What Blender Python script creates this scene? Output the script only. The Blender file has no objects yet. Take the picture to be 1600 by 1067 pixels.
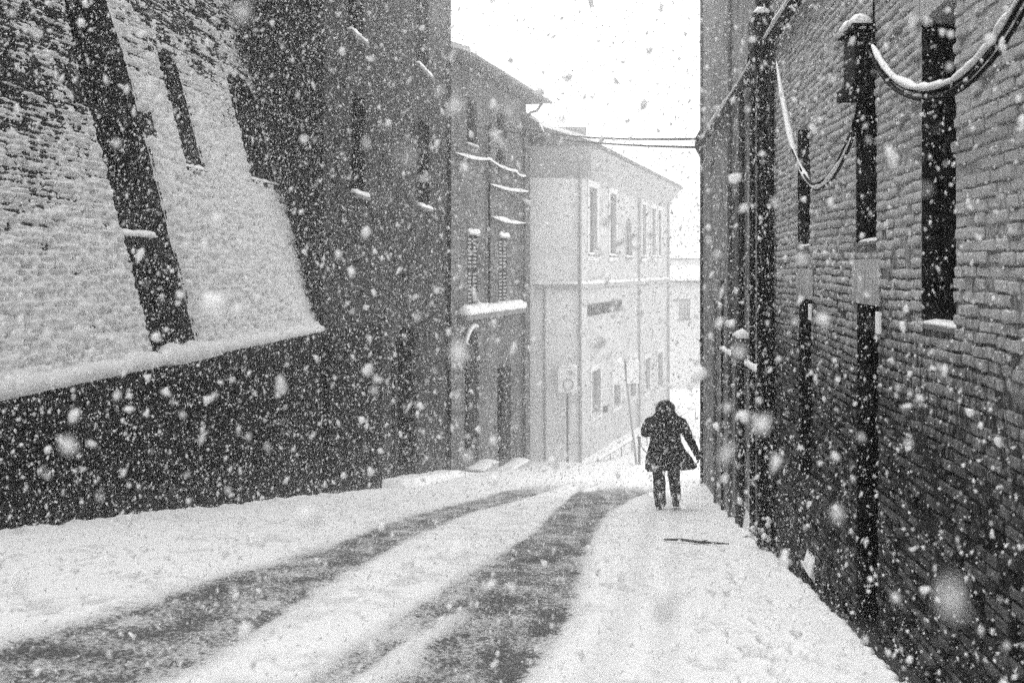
import bpy, bmesh, math, random
import numpy as np
from mathutils import Vector, Matrix

random.seed(7); RNG = np.random.default_rng(7)
scene = bpy.context.scene
COL = scene.collection
R = math.radians

# ---------------------------------------------------------------- camera, sky, sun, exposure
cam_data = bpy.data.cameras.new('camera')
cam = bpy.data.objects.new('camera', cam_data); COL.objects.link(cam)
cam.location = (0, 0, 0); cam.rotation_euler = (R(90), 0, 0)
cam_data.sensor_fit = 'HORIZONTAL'; cam_data.sensor_width = 36.0; cam_data.lens = 31.5
cam_data.shift_x = -0.100; cam_data.shift_y = -0.0709
cam_data.clip_start = 0.05; cam_data.clip_end = 1000
cam_data.dof.use_dof = True; cam_data.dof.focus_distance = 9.0; cam_data.dof.aperture_fstop = 3.0
scene.camera = cam

SUN_EL, SUN_AZ = 62.0, -62.0            # veiled sun high above the left roofs (azimuth from +Y)
world = bpy.data.worlds.new('World'); scene.world = world; world.use_nodes = True
wn, wl = world.node_tree.nodes, world.node_tree.links
wn.clear()
w_out = wn.new('ShaderNodeOutputWorld'); w_bg = wn.new('ShaderNodeBackground')
w_sky = wn.new('ShaderNodeTexSky'); w_sky.sky_type = 'NISHITA'; w_sky.sun_disc = False
w_sky.sun_elevation = R(SUN_EL); w_sky.sun_rotation = R(SUN_AZ)
w_sky.air_density = 1.0; w_sky.dust_density = 6.0; w_sky.ozone_density = 1.0
w_bw = wn.new('ShaderNodeRGBToBW'); w_mix = wn.new('ShaderNodeMixRGB')
w_mix.inputs['Fac'].default_value = 0.88                                   # overcast: cloud cover evens the sky out
w_mix.inputs['Color2'].default_value = (9.0, 9.0, 9.0, 1)
wl.new(w_sky.outputs['Color'], w_bw.inputs['Color']); wl.new(w_bw.outputs['Val'], w_mix.inputs['Color1'])
wl.new(w_mix.outputs['Color'], w_bg.inputs['Color']); w_bg.inputs['Strength'].default_value = 0.15
wl.new(w_bg.outputs['Background'], w_out.inputs['Surface'])

sun_data = bpy.data.lights.new('sun', 'SUN'); sun = bpy.data.objects.new('sun', sun_data); COL.objects.link(sun)
sun_data.energy = 1.0; sun_data.angle = R(40)
sd = Vector((math.sin(R(SUN_AZ)) * math.cos(R(SUN_EL)), math.cos(R(SUN_AZ)) * math.cos(R(SUN_EL)), math.sin(R(SUN_EL))))
sun.rotation_euler = sd.to_track_quat('Z', 'Y').to_euler()

vs = scene.view_settings
vs.view_transform = 'Standard'; vs.look = 'None'; vs.exposure = 1.05; vs.gamma = 1.0; vs.use_curve_mapping = False
scene.cycles.use_denoising = False          # left grainy, like the photograph's film
scene.cycles.max_bounces = 8; scene.cycles.diffuse_bounces = 6; scene.cycles.volume_bounces = 1
try: scene.cycles.sampling_pattern = 'BLUE_NOISE'
except Exception: pass
scene.cycles.transmission_bounces = 3; scene.cycles.glossy_bounces = 2
scene.cycles.sample_clamp_indirect = 6.0

# ---------------------------------------------------------------- numpy noise
_T = RNG.random((256, 256))
def vnoise(x, y):
    x = np.asarray(x, float); y = np.asarray(y, float)
    xi = np.floor(x).astype(int); yi = np.floor(y).astype(int)
    fx = x - xi; fy = y - yi
    fx = fx * fx * (3 - 2 * fx); fy = fy * fy * (3 - 2 * fy)
    a = _T[xi & 255, yi & 255]; b = _T[(xi + 1) & 255, yi & 255]
    c = _T[xi & 255, (yi + 1) & 255]; d = _T[(xi + 1) & 255, (yi + 1) & 255]
    return (a * (1 - fx) + b * fx) * (1 - fy) + (c * (1 - fx) + d * fx) * fy
def fbm(x, y, o=4):
    s = 0; a = 0.5; t = 0
    for i in range(o):
        s = s + a * vnoise(x * 2 ** i + 17.3 * i, y * 2 ** i + 5.1 * i); t += a; a *= 0.5
    return s / t
def sstep(a, b, x):
    t = np.clip((np.asarray(x, float) - a) / (b - a), 0, 1); return t * t * (3 - 2 * t)

# ---------------------------------------------------------------- materials
def nodes(name):
    m = bpy.data.materials.new(name); m.use_nodes = True
    n, l = m.node_tree.nodes, m.node_tree.links
    return m, n, l, n['Principled BSDF']
def g(v): return (v, v, v, 1)
def plain(name, v, rough=0.8, metal=0.0, noise=0.25, scale=9.0, bump=0.15):
    m, n, l, b = nodes(name)
    tc = n.new('ShaderNodeTexCoord'); no = n.new('ShaderNodeTexNoise')
    no.inputs['Scale'].default_value = scale; no.inputs['Detail'].default_value = 6
    l.new(tc.outputs['Object'], no.inputs['Vector'])
    mr = n.new('ShaderNodeMapRange'); mr.inputs['From Min'].default_value = 0.3; mr.inputs['From Max'].default_value = 0.7
    mr.inputs['To Min'].default_value = v * (1 - noise); mr.inputs['To Max'].default_value = v * (1 + noise)
    l.new(no.outputs['Fac'], mr.inputs['Value']); l.new(mr.outputs['Result'], b.inputs['Base Color'])
    bp = n.new('ShaderNodeBump'); bp.inputs['Strength'].default_value = bump; bp.inputs['Distance'].default_value = 0.02
    l.new(no.outputs['Fac'], bp.inputs['Height']); l.new(bp.outputs['Normal'], b.inputs['Normal'])
    b.inputs['Roughness'].default_value = rough; b.inputs['Metallic'].default_value = metal
    b.inputs['Specular IOR Level'].default_value = 0.4 if rough < 0.4 else 0.03
    return m

def brick_piece_mat(name, lo, hi, frost):
    """single bricks: every brick its own tone, rough face, wind-driven snow caught on it"""
    m, n, l, b = nodes(name)
    geo = n.new('ShaderNodeNewGeometry'); oi = n.new('ShaderNodeObjectInfo')
    add = n.new('ShaderNodeMath'); add.operation = 'ADD'
    l.new(geo.outputs['Random Per Island'], add.inputs[0]); l.new(oi.outputs['Random'], add.inputs[1])
    fr = n.new('ShaderNodeMath'); fr.operation = 'FRACT'; l.new(add.outputs[0], fr.inputs[0])
    tone = n.new('ShaderNodeMapRange'); tone.inputs['To Min'].default_value = lo; tone.inputs['To Max'].default_value = hi
    l.new(fr.outputs[0], tone.inputs['Value'])
    no = n.new('ShaderNodeTexNoise'); no.inputs['Scale'].default_value = 38; no.inputs['Detail'].default_value = 8; no.inputs['Roughness'].default_value = 0.7
    l.new(geo.outputs['Position'], no.inputs['Vector'])
    mul = n.new('ShaderNodeMapRange'); mul.inputs['From Min'].default_value = 0.25; mul.inputs['From Max'].default_value = 0.75
    mul.inputs['To Min'].default_value = 0.15; mul.inputs['To Max'].default_value = 1.9
    l.new(no.outputs['Fac'], mul.inputs['Value'])
    base = n.new('ShaderNodeMath'); base.operation = 'MULTIPLY'
    l.new(tone.outputs['Result'], base.inputs[0]); l.new(mul.outputs['Result'], base.inputs[1])
    # rime of driven snow, thicker high on the wall and thinner below, streaky
    mp = n.new('ShaderNodeMapping'); mp.inputs['Scale'].default_value = (30, 30, 11)
    l.new(geo.outputs['Position'], mp.inputs['Vector'])
    n2 = n.new('ShaderNodeTexNoise'); n2.inputs['Scale'].default_value = 1.0; n2.inputs['Detail'].default_value = 6; n2.inputs['Roughness'].default_value = 0.75
    l.new(mp.outputs['Vector'], n2.inputs['Vector'])
    n3 = n.new('ShaderNodeTexNoise'); n3.inputs['Scale'].default_value = 0.8; n3.inputs['Detail'].default_value = 3
    l.new(geo.outputs['Position'], n3.inputs['Vector'])
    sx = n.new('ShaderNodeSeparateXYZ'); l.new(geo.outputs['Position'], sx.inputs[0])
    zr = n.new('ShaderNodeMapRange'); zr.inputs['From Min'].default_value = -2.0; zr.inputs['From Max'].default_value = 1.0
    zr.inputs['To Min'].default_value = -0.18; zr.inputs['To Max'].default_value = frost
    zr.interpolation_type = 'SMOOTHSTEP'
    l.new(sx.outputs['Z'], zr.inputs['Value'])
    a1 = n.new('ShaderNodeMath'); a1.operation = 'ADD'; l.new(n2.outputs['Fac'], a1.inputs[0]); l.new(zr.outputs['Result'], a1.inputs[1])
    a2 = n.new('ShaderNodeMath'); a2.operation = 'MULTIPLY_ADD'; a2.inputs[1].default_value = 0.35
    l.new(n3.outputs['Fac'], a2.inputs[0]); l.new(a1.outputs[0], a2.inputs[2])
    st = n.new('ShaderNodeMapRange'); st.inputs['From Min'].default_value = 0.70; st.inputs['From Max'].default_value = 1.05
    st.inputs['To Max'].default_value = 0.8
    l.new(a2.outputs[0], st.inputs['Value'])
    mx = n.new('ShaderNodeMixRGB'); mx.inputs['Color2'].default_value = g(0.62)
    l.new(st.outputs['Result'], mx.inputs['Fac']); l.new(base.outputs[0], mx.inputs['Color1'])
    l.new(mx.outputs['Color'], b.inputs['Base Color'])
    bp = n.new('ShaderNodeBump'); bp.inputs['Strength'].default_value = 1.0; bp.inputs['Distance'].default_value = 0.02
    l.new(no.outputs['Fac'], bp.inputs['Height']); l.new(bp.outputs['Normal'], b.inputs['Normal'])
    b.inputs['Roughness'].default_value = 0.85; b.inputs['Specular IOR Level'].default_value = 0.08
    return m

def masonry_mat(name, lo, hi, mortar, axis, frost=0.0, bh=0.068, bw=0.24, var=0.55):
    """brickwork too far off to tell the bricks apart; axis = 'Y' or 'X' along the wall"""
    m, n, l, b = nodes(name)
    geo = n.new('ShaderNodeNewGeometry'); sx = n.new('ShaderNodeSeparateXYZ'); l.new(geo.outputs['Position'], sx.inputs[0])
    cb = n.new('ShaderNodeCombineXYZ'); l.new(sx.outputs[axis], cb.inputs['X']); l.new(sx.outputs['Z'], cb.inputs['Y'])
    br = n.new('ShaderNodeTexBrick'); br.inputs['Scale'].default_value = 1.0
    br.inputs['Brick Width'].default_value = bw; br.inputs['Row Height'].default_value = bh; br.inputs['Mortar Size'].default_value = 0.008
    br.inputs['Mortar Smooth'].default_value = 0.3
    br.inputs['Color1'].default_value = g(lo); br.inputs['Color2'].default_value = g(hi); br.inputs['Mortar'].default_value = g(mortar)
    l.new(cb.outputs['Vector'], br.inputs['Vector'])
    no = n.new('ShaderNodeTexNoise'); no.inputs['Scale'].default_value = 14; no.inputs['Detail'].default_value = 8; no.inputs['Roughness'].default_value = 0.7
    l.new(geo.outputs['Position'], no.inputs['Vector'])
    n2 = n.new('ShaderNodeTexNoise'); n2.inputs['Scale'].default_value = 0.7; n2.inputs['Detail'].default_value = 5
    l.new(geo.outputs['Position'], n2.inputs['Vector'])
    ad = n.new('ShaderNodeMath'); ad.operation = 'ADD'; l.new(no.outputs['Fac'], ad.inputs[0]); l.new(n2.outputs['Fac'], ad.inputs[1])
    mr = n.new('ShaderNodeMapRange'); mr.inputs['From Min'].default_value = 0.65; mr.inputs['From Max'].default_value = 1.35
    mr.inputs['To Min'].default_value = 1 - var; mr.inputs['To Max'].default_value = 1 + var
    l.new(ad.outputs[0], mr.inputs['Value'])
    mu = n.new('ShaderNodeMixRGB'); mu.blend_type = 'MULTIPLY'; mu.inputs['Fac'].default_value = 1
    l.new(br.outputs['Color'], mu.inputs['Color1']); l.new(mr.outputs['Result'], mu.inputs['Color2'])
    n4 = n.new('ShaderNodeTexNoise'); n4.inputs['Scale'].default_value = 24; n4.inputs['Detail'].default_value = 7; n4.inputs['Roughness'].default_value = 0.75
    l.new(geo.outputs['Position'], n4.inputs['Vector'])
    a3 = n.new('ShaderNodeMath'); a3.operation = 'MULTIPLY_ADD'; a3.inputs[1].default_value = 0.5
    l.new(n2.outputs['Fac'], a3.inputs[0]); l.new(n4.outputs['Fac'], a3.inputs[2])
    fr = n.new('ShaderNodeMapRange'); fr.inputs['From Min'].default_value = 0.98 - frost * 0.35; fr.inputs['From Max'].default_value = 1.16 - frost * 0.35
    fr.inputs['To Max'].default_value = 0.75
    l.new(a3.outputs[0], fr.inputs['Value'])
    mx = n.new('ShaderNodeMixRGB'); mx.inputs['Color2'].default_value = g(0.62)
    l.new(fr.outputs['Result'], mx.inputs['Fac']); l.new(mu.outputs['Color'], mx.inputs['Color1'])
    l.new(mx.outputs['Color'], b.inputs['Base Color'])
    bp = n.new('ShaderNodeBump'); bp.inputs['Strength'].default_value = 0.6; bp.inputs['Distance'].default_value = 0.02
    l.new(br.outputs['Fac'], bp.inputs['Height']); bp.invert = True
    b2 = n.new('ShaderNodeBump'); b2.inputs['Strength'].default_value = 0.5; b2.inputs['Distance'].default_value = 0.015
    l.new(no.outputs['Fac'], b2.inputs['Height']); l.new(bp.outputs['Normal'], b2.inputs['Normal'])
    l.new(b2.outputs['Normal'], b.inputs['Normal']); b.inputs['Roughness'].default_value = 0.9; b.inputs['Specular IOR Level'].default_value = 0.05
    return m

def snow_mat(name='snow', v=0.82, bump=0.5, scale=60):
    m, n, l, b = nodes(name)
    geo = n.new('ShaderNodeNewGeometry')
    no = n.new('ShaderNodeTexNoise'); no.inputs['Scale'].default_value = scale; no.inputs['Detail'].default_value = 7; no.inputs['Roughness'].default_value = 0.65
    l.new(geo.outputs['Position'], no.inputs['Vector'])
    bp = n.new('ShaderNodeBump'); bp.inputs['Strength'].default_value = bump; bp.inputs['Distance'].default_value = 0.01
    l.new(no.outputs['Fac'], bp.inputs['Height']); l.new(bp.outputs['Normal'], b.inputs['Normal'])
    mr = n.new('ShaderNodeMapRange'); mr.inputs['From Min'].default_value = 0.3; mr.inputs['From Max'].default_value = 0.7
    mr.inputs['To Min'].default_value = v * 0.92; mr.inputs['To Max'].default_value = v * 1.04
    l.new(no.outputs['Fac'], mr.inputs['Value']); l.new(mr.outputs['Result'], b.inputs['Base Color'])
    b.inputs['Roughness'].default_value = 0.75; b.inputs['Specular IOR Level'].default_value = 0.2
    return m

def ground_mat():
    m, n, l, b = nodes('street_snow')
    geo = n.new('ShaderNodeNewGeometry')
    at = n.new('ShaderNodeAttribute'); at.attribute_name = 'slush'
    ab = n.new('ShaderNodeAttribute'); ab.attribute_name = 'bare'
    nf = n.new('ShaderNodeTexNoise'); nf.inputs['Scale'].default_value = 34; nf.inputs['Detail'].default_value = 8; nf.inputs['Roughness'].default_value = 0.72
    nm = n.new('ShaderNodeTexNoise'); nm.inputs['Scale'].default_value = 3.2; nm.inputs['Detail'].default_value = 5
    nb = n.new('ShaderNodeTexNoise'); nb.inputs['Scale'].default_value = 90; nb.inputs['Detail'].default_value = 6
    for q in (nf, nm, nb): l.new(geo.outputs['Position'], q.inputs['Vector'])
    # churned slush: dark specks of wet road through trodden snow
    a = n.new('ShaderNodeMath'); a.operation = 'MULTIPLY_ADD'; a.inputs[1].default_value = 0.35
    l.new(nm.outputs['Fac'], a.inputs[0]); l.new(nf.outputs['Fac'], a.inputs[2])
    s = n.new('ShaderNodeMath'); s.operation = 'MULTIPLY_ADD'; s.inputs[1].default_value = 0.46
    l.new(at.outputs['Fac'], s.inputs[0]); l.new(a.outputs[0], s.inputs[2])
    t = n.new('ShaderNodeMapRange'); t.inputs['From Min'].default_value = 0.97; t.inputs['From Max'].default_value = 1.13
    l.new(s.outputs[0], t.inputs['Value'])
    greyed = n.new('ShaderNodeMixRGB'); greyed.inputs['Color1'].default_value = g(0.82); greyed.inputs['Color2'].default_value = g(0.50)
    l.new(at.outputs['Fac'], greyed.inputs['Fac'])
    mx = n.new('ShaderNodeMixRGB'); mx.inputs['Color2'].default_value = g(0.10)
    l.new(t.outputs['Result'], mx.inputs['Fac']); l.new(greyed.outputs['Color'], mx.inputs['Color1'])
    b1 = n.new('ShaderNodeMath'); b1.operation = 'ADD'; l.new(ab.outputs['Fac'], b1.inputs[0]); l.new(nf.outputs['Fac'], b1.inputs[1])
    bt = n.new('ShaderNodeMapRange'); bt.inputs['From Min'].default_value = 0.85; bt.inputs['From Max'].default_value = 1.0
    l.new(b1.outputs[0], bt.inputs['Value'])
    m2 = n.new('ShaderNodeMixRGB'); m2.inputs['Color2'].default_value = g(0.035)
    l.new(bt.outputs['Result'], m2.inputs['Fac']); l.new(mx.outputs['Color'], m2.inputs['Color1'])
    l.new(m2.outputs['Color'], b.inputs['Base Color'])
    hs = n.new('ShaderNodeMath'); hs.operation = 'MULTIPLY_ADD'; hs.inputs[1].default_value = 0.4
    l.new(nb.outputs['Fac'], hs.inputs[0]); l.new(nf.outputs['Fac'], hs.inputs[2])
    bp = n.new('ShaderNodeBump'); bp.inputs['Distance'].default_value = 0.014
    bs = n.new('ShaderNodeMapRange'); bs.inputs['To Min'].default_value = 0.3; bs.inputs['To Max'].default_value = 1.0
    l.new(at.outputs['Fac'], bs.inputs['Value']); l.new(bs.outputs['Result'], bp.inputs['Strength'])
    l.new(hs.outputs[0], bp.inputs['Height']); l.new(bp.outputs['Normal'], b.inputs['Normal'])
    b.inputs['Roughness'].default_value = 0.75; b.inputs['Specular IOR Level'].default_value = 0.2
    return m

def specks(m, scale, lo, hi, v=.68):
    """little dots of blown snow caught on the masonry"""
    n, l = m.node_tree.nodes, m.node_tree.links; b = n['Principled BSDF']; src = b.inputs['Base Color'].links[0].from_socket
    geo = n.new('ShaderNodeNewGeometry'); a = n.new('ShaderNodeTexNoise'); a.inputs['Scale'].default_value = scale; a.inputs['Detail'].default_value = 2.5; a.inputs['Roughness'].default_value = .7
    l.new(geo.outputs['Position'], a.inputs['Vector'])
    r = n.new('ShaderNodeMapRange'); r.inputs['From Min'].default_value = lo; r.inputs['From Max'].default_value = hi; l.new(a.outputs['Fac'], r.inputs['Value'])
    x = n.new('ShaderNodeMixRGB'); x.inputs['Color2'].default_value = g(v); l.new(r.outputs['Result'], x.inputs['Fac']); l.new(src, x.inputs['Color1']); l.new(x.outputs['Color'], b.inputs['Base Color'])
    return m
M = {}
M['snow'] = snow_mat()
M['wall_snow'] = snow_mat('clinging_snow', 0.68, 0.9, 45)
M['ground'] = ground_mat()
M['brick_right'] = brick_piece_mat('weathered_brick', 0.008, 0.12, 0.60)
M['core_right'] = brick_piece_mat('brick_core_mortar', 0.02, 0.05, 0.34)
M['brick_scarp'] = brick_piece_mat('dark_brick', 0.006, 0.03, -0.06)
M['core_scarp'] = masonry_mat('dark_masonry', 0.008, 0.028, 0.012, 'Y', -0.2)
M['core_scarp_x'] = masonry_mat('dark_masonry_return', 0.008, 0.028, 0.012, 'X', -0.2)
M['tower'] = masonry_mat('tower_brick', 0.008, 0.065, 0.03, 'Y', 0.06, var=.75)
M['house3'] = masonry_mat('house_brick', 0.06, 0.18, 0.12, 'Y', 0.15)
M['house4'] = masonry_mat('hazed_brick', 0.48, 0.56, 0.52, 'Y', 0.1, var=.2)  # brick tone kept pale to put distance haze into the colour
M['plaster'] = plain('worn_plaster', 0.26, 0.9, noise=0.45, scale=3.0, bump=0.4)
M['trim'] = plain('pale_stone', 0.38, 0.8, noise=0.2)
M['lintel'] = plain('lintel_stone', 0.20, 0.85, noise=0.35, scale=20)
M['glass'] = plain('dark_glass', 0.012, 0.12, noise=0.1, bump=0.02)
M['frame'] = plain('dark_wood', 0.035, 0.7, noise=0.35)
M['shutter'] = plain('shutter_wood', 0.05, 0.7, noise=0.3)
M['pale_trim'] = plain('pale_trim', 0.64, 0.8, noise=0.08)
M['void'] = plain('shade_black', 0.008, 1.0, noise=0.2)  # matte black that puts the shade of windows and doorways into the colour
M['void'].node_tree.nodes['Principled BSDF'].inputs['Specular IOR Level'].default_value = 0
M['hazed_grey'] = plain('hazed_grey', 0.30, 0.7, noise=0.15)  # far panes and grille lightened; distance haze put into the colour
M['iron'] = plain('black_iron', 0.007, 0.5, noise=0.3)
M['pipe_grey'] = plain('grey_pipe', 0.10, 0.55, noise=0.3)
M['cable'] = plain('black_cable', 0.012, 0.5, noise=0.2)
M['roof'] = plain('roof_tile', 0.08, 0.8, noise=0.3)
M['soffit'] = plain('soffit_wood', 0.10, 0.8, noise=0.3)
M['cloth'] = plain('dark_coat_cloth', 0.012, 0.9, noise=0.4, scale=30)
M['denim'] = plain('dark_trousers', 0.022, 0.9, noise=0.4, scale=30)
M['fur'] = plain('fur_trim', 0.07, 0.9, noise=0.5, scale=60)
M['skin'] = plain('skin', 0.25, 0.6, noise=0.1)
M['leather'] = plain('boot_leather', 0.015, 0.5, noise=0.3)
M['sign'] = plain('pale_sign', 0.84, 0.5, noise=0.08)
M['sign_ink'] = plain('sign_ink', 0.42, 0.6, noise=0.1)
M['wood'] = plain('weathered_stick', 0.06, 0.85, noise=0.4, scale=30)

specks(M['tower'], 22, .61, .70); specks(M['house3'], 18, .60, .70); specks(M['core_scarp_x'], 26, .62, .70); specks(M['core_scarp'], 40, .66, .72)
specks(M['brick_scarp'], 45, .66, .72); specks(M['brick_right'], 70, .64, .73); specks(M['plaster'], 40, .62, .72)
# ---------------------------------------------------------------- builders
class MB:
    def __init__(s): s.v = []; s.f = []
    def add(s, vs_, fs):
        o = len(s.v); s.v.extend([tuple(p) for p in vs_]); s.f.extend([tuple(i + o for i in q) for q in fs]); return s
    def hexa(s, p):                                   # 8 points: bottom ring 0-3, top ring 4-7
        return s.add(p, [(0, 3, 2, 1), (4, 5, 6, 7), (0, 1, 5, 4), (1, 2, 6, 5), (2, 3, 7, 6), (3, 0, 4, 7)])
    def box(s, x0, x1, y0, y1, z0, z1):
        return s.hexa([(x0, y0, z0), (x1, y0, z0), (x1, y1, z0), (x0, y1, z0), (x0, y0, z1), (x1, y0, z1), (x1, y1, z1), (x0, y1, z1)])
    def prism(s, poly, d):                            # polygon (3D points) extruded by vector d
        n = len(poly); d = Vector(d); a = [Vector(p) for p in poly]
        s.add(a + [p + d for p in a], [tuple(reversed(range(n))), tuple(range(n, 2 * n))] + [(i, (i + 1) % n, n + (i + 1) % n, n + i) for i in range(n)])
        return s
    def tube(s, pts, rad, k=8, cap=True):
        pts = [Vector(p) for p in pts]; n = len(pts)
        rr = rad if isinstance(rad, (list, tuple)) else [rad] * n
        rings = []; up = None
        for i, p in enumerate(pts):
            t = (pts[min(i + 1, n - 1)] - pts[max(i - 1, 0)]).normalized()
            if up is None: up = Vector((0, 0, 1)) if abs(t.z) < 0.9 else Vector((1, 0, 0))
            a = t.cross(up)
            if a.length < 1e-5: a = t.cross(Vector((1, 0, 0)))
            a.normalize(); bb = a.cross(t).normalized(); up = bb
            rings.append([p + (a * math.cos(2 * math.pi * j / k) + bb * math.sin(2 * math.pi * j / k)) * rr[i] for j in range(k)])
        vs_ = [q for r_ in rings for q in r_]; fs = []
        for i in range(n - 1):
            for j in range(k):
                fs.append((i * k + j, i * k + (j + 1) % k, (i + 1) * k + (j + 1) % k, (i + 1) * k + j))
        if cap: fs += [tuple(reversed(range(k))), tuple(range((n - 1) * k, n * k))]
        return s.add(vs_, fs)
    def loft(s, rings, cap=True):
        k = len(rings[0]); n = len(rings); fs = []
        for i in range(n - 1):
            for j in range(k):
                fs.append((i * k + j, i * k + (j + 1) % k, (i + 1) * k + (j + 1) % k, (i + 1) * k + j))
        if cap: fs += [tuple(reversed(range(k))), tuple(range((n - 1) * k, n * k))]
        return s.add([q for r_ in rings for q in r_], fs)
    def build(s, name, mat, parent=None, smooth=False):
        me = bpy.data.meshes.new(name); me.from_pydata(s.v, [], s.f); me.update()
        if mat: me.materials.append(M[mat] if isinstance(mat, str) else mat)
        if smooth: me.polygons.foreach_set('use_smooth', [True] * len(me.polygons))
        o = bpy.data.objects.new(name, me); COL.objects.link(o)
        if parent is not None: o.parent = parent; o.matrix_parent_inverse = parent.matrix_world.inverted() if False else Matrix.Identity(4)
        return o

def np_mesh(name, V, F, mat, parent=None, smooth=False, attrs=None):
    """V (n,3), F (m,3|4) numpy"""
    me = bpy.data.meshes.new(name); n, k = F.shape
    me.vertices.add(len(V)); me.vertices.foreach_set('co', np.ascontiguousarray(V, np.float32).ravel())
    me.loops.add(n * k); me.loops.foreach_set('vertex_index', np.ascontiguousarray(F, np.int32).ravel())
    me.polygons.add(n); me.polygons.foreach_set('loop_start', np.arange(0, n * k, k, dtype=np.int32))
    me.polygons.foreach_set('loop_total', np.full(n, k, np.int32))
    if smooth: me.polygons.foreach_set('use_smooth', np.ones(n, bool))
    for a, vals in (attrs or {}).items():
        at = me.attributes.new(a, 'FLOAT', 'POINT'); at.data.foreach_set('value', np.ascontiguousarray(vals, np.float32).ravel())
    me.update(calc_edges=True); me.validate()
    me.materials.append(M[mat])
    o = bpy.data.objects.new(name, me); COL.objects.link(o)
    if parent is not None: o.parent = parent
    return o

def tag(o, label=None, cat=None, group=None, kind=None):
    if label: o['label'] = label
    if cat: o['category'] = cat
    if group: o['group'] = group
    if kind: o['kind'] = kind
    return o
def thing(name, label, cat, group=None):
    """an Empty that parents the parts; parts are built in world coordinates"""
    o = bpy.data.objects.new(name, None); o.empty_display_size = 0.3; COL.objects.link(o)
    return tag(o, label, cat, group)

def snow_strip(mb, pts, w, h, seed=0, k=9, up=Vector((0, 0, 1)), side=None):
    """lumpy cap of snow along a line of points lying on a ledge; w = half width, h = height"""
    P = [Vector(p) for p in pts]; out = []
    L = 0; acc = [0]
    for a, b in zip(P, P[1:]): L += (b - a).length; acc.append(L)
    step = max(0.03, min(0.09, L / 8)); n = max(4, int(L / step)); rings = []
    for i in range(n + 1):
        d = L * i / n; j = 0
        while j < len(P) - 2 and acc[j + 1] < d: j += 1
        t = (d - acc[j]) / max(1e-6, acc[j + 1] - acc[j]); p = P[j].lerp(P[j + 1], t)
        tg = (P[j + 1] - P[j]).normalized(); sd_ = Vector(side) if side is not None else tg.cross(up).normalized()
        end = min(1, 0.45 + min(i, n - i) / 2.0)
        nz = float(fbm(np.array(d * 5 + seed * 3.1), np.array(seed * 7.7)))
        hh = h * (0.55 + 0.9 * nz) * end; ww = w * (0.85 + 0.35 * nz) * (0.7 + 0.3 * end)
        jt = lambda: 1 + random.uniform(-.16, .16)
        rings.append([p + sd_ * (ww * jt() * math.cos(a)) + up * (hh * jt() * math.sin(a) if a <= math.pi else 0.25 * h * jt() * math.sin(a)) for a in [2 * math.pi * q / k for q in range(k)]])
    mb.loft(rings); return mb

# ---------------------------------------------------------------- the ground
ZL = ([-20, 0, 8.46, 21.9, 31.2, 39.4, 44, 66, 300], [3.4, -.72, -2.51, -5.37, -7.13, -8.67, -9.5, -10.4, -10.6])
ZR = ([-20, 0, 19.1, 31.2, 39.4, 44, 66, 300], [1.9, -1.5, -4.75, -7.1, -8.67, -9.5, -10.4, -10.6])
def ground_z(X, Y):
    X = np.asarray(X, float); Y = np.asarray(Y, float)
    zl = np.interp(Y, *ZL); zr = np.interp(Y, *ZR)
    t = np.clip((X + 5.8) / 7.67, 0, 1)
    return zl + (zr - zl) * t
def gz(x, y): return float(ground_z(x, y))

def band(X, Y, left, right, soft):
    """1 between two polylines given as (x, y) lists running away from the camera"""
    ly = [p[1] for p in left]; lx = [p[0] for p in left]; ry = [p[1] for p in right]; rx = [p[0] for p in right]
    xl = np.interp(Y, ly, lx); xr = np.interp(Y, ry, rx)
    return sstep(-soft, soft, X - xl) * sstep(-soft, soft, xr - X)

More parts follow.
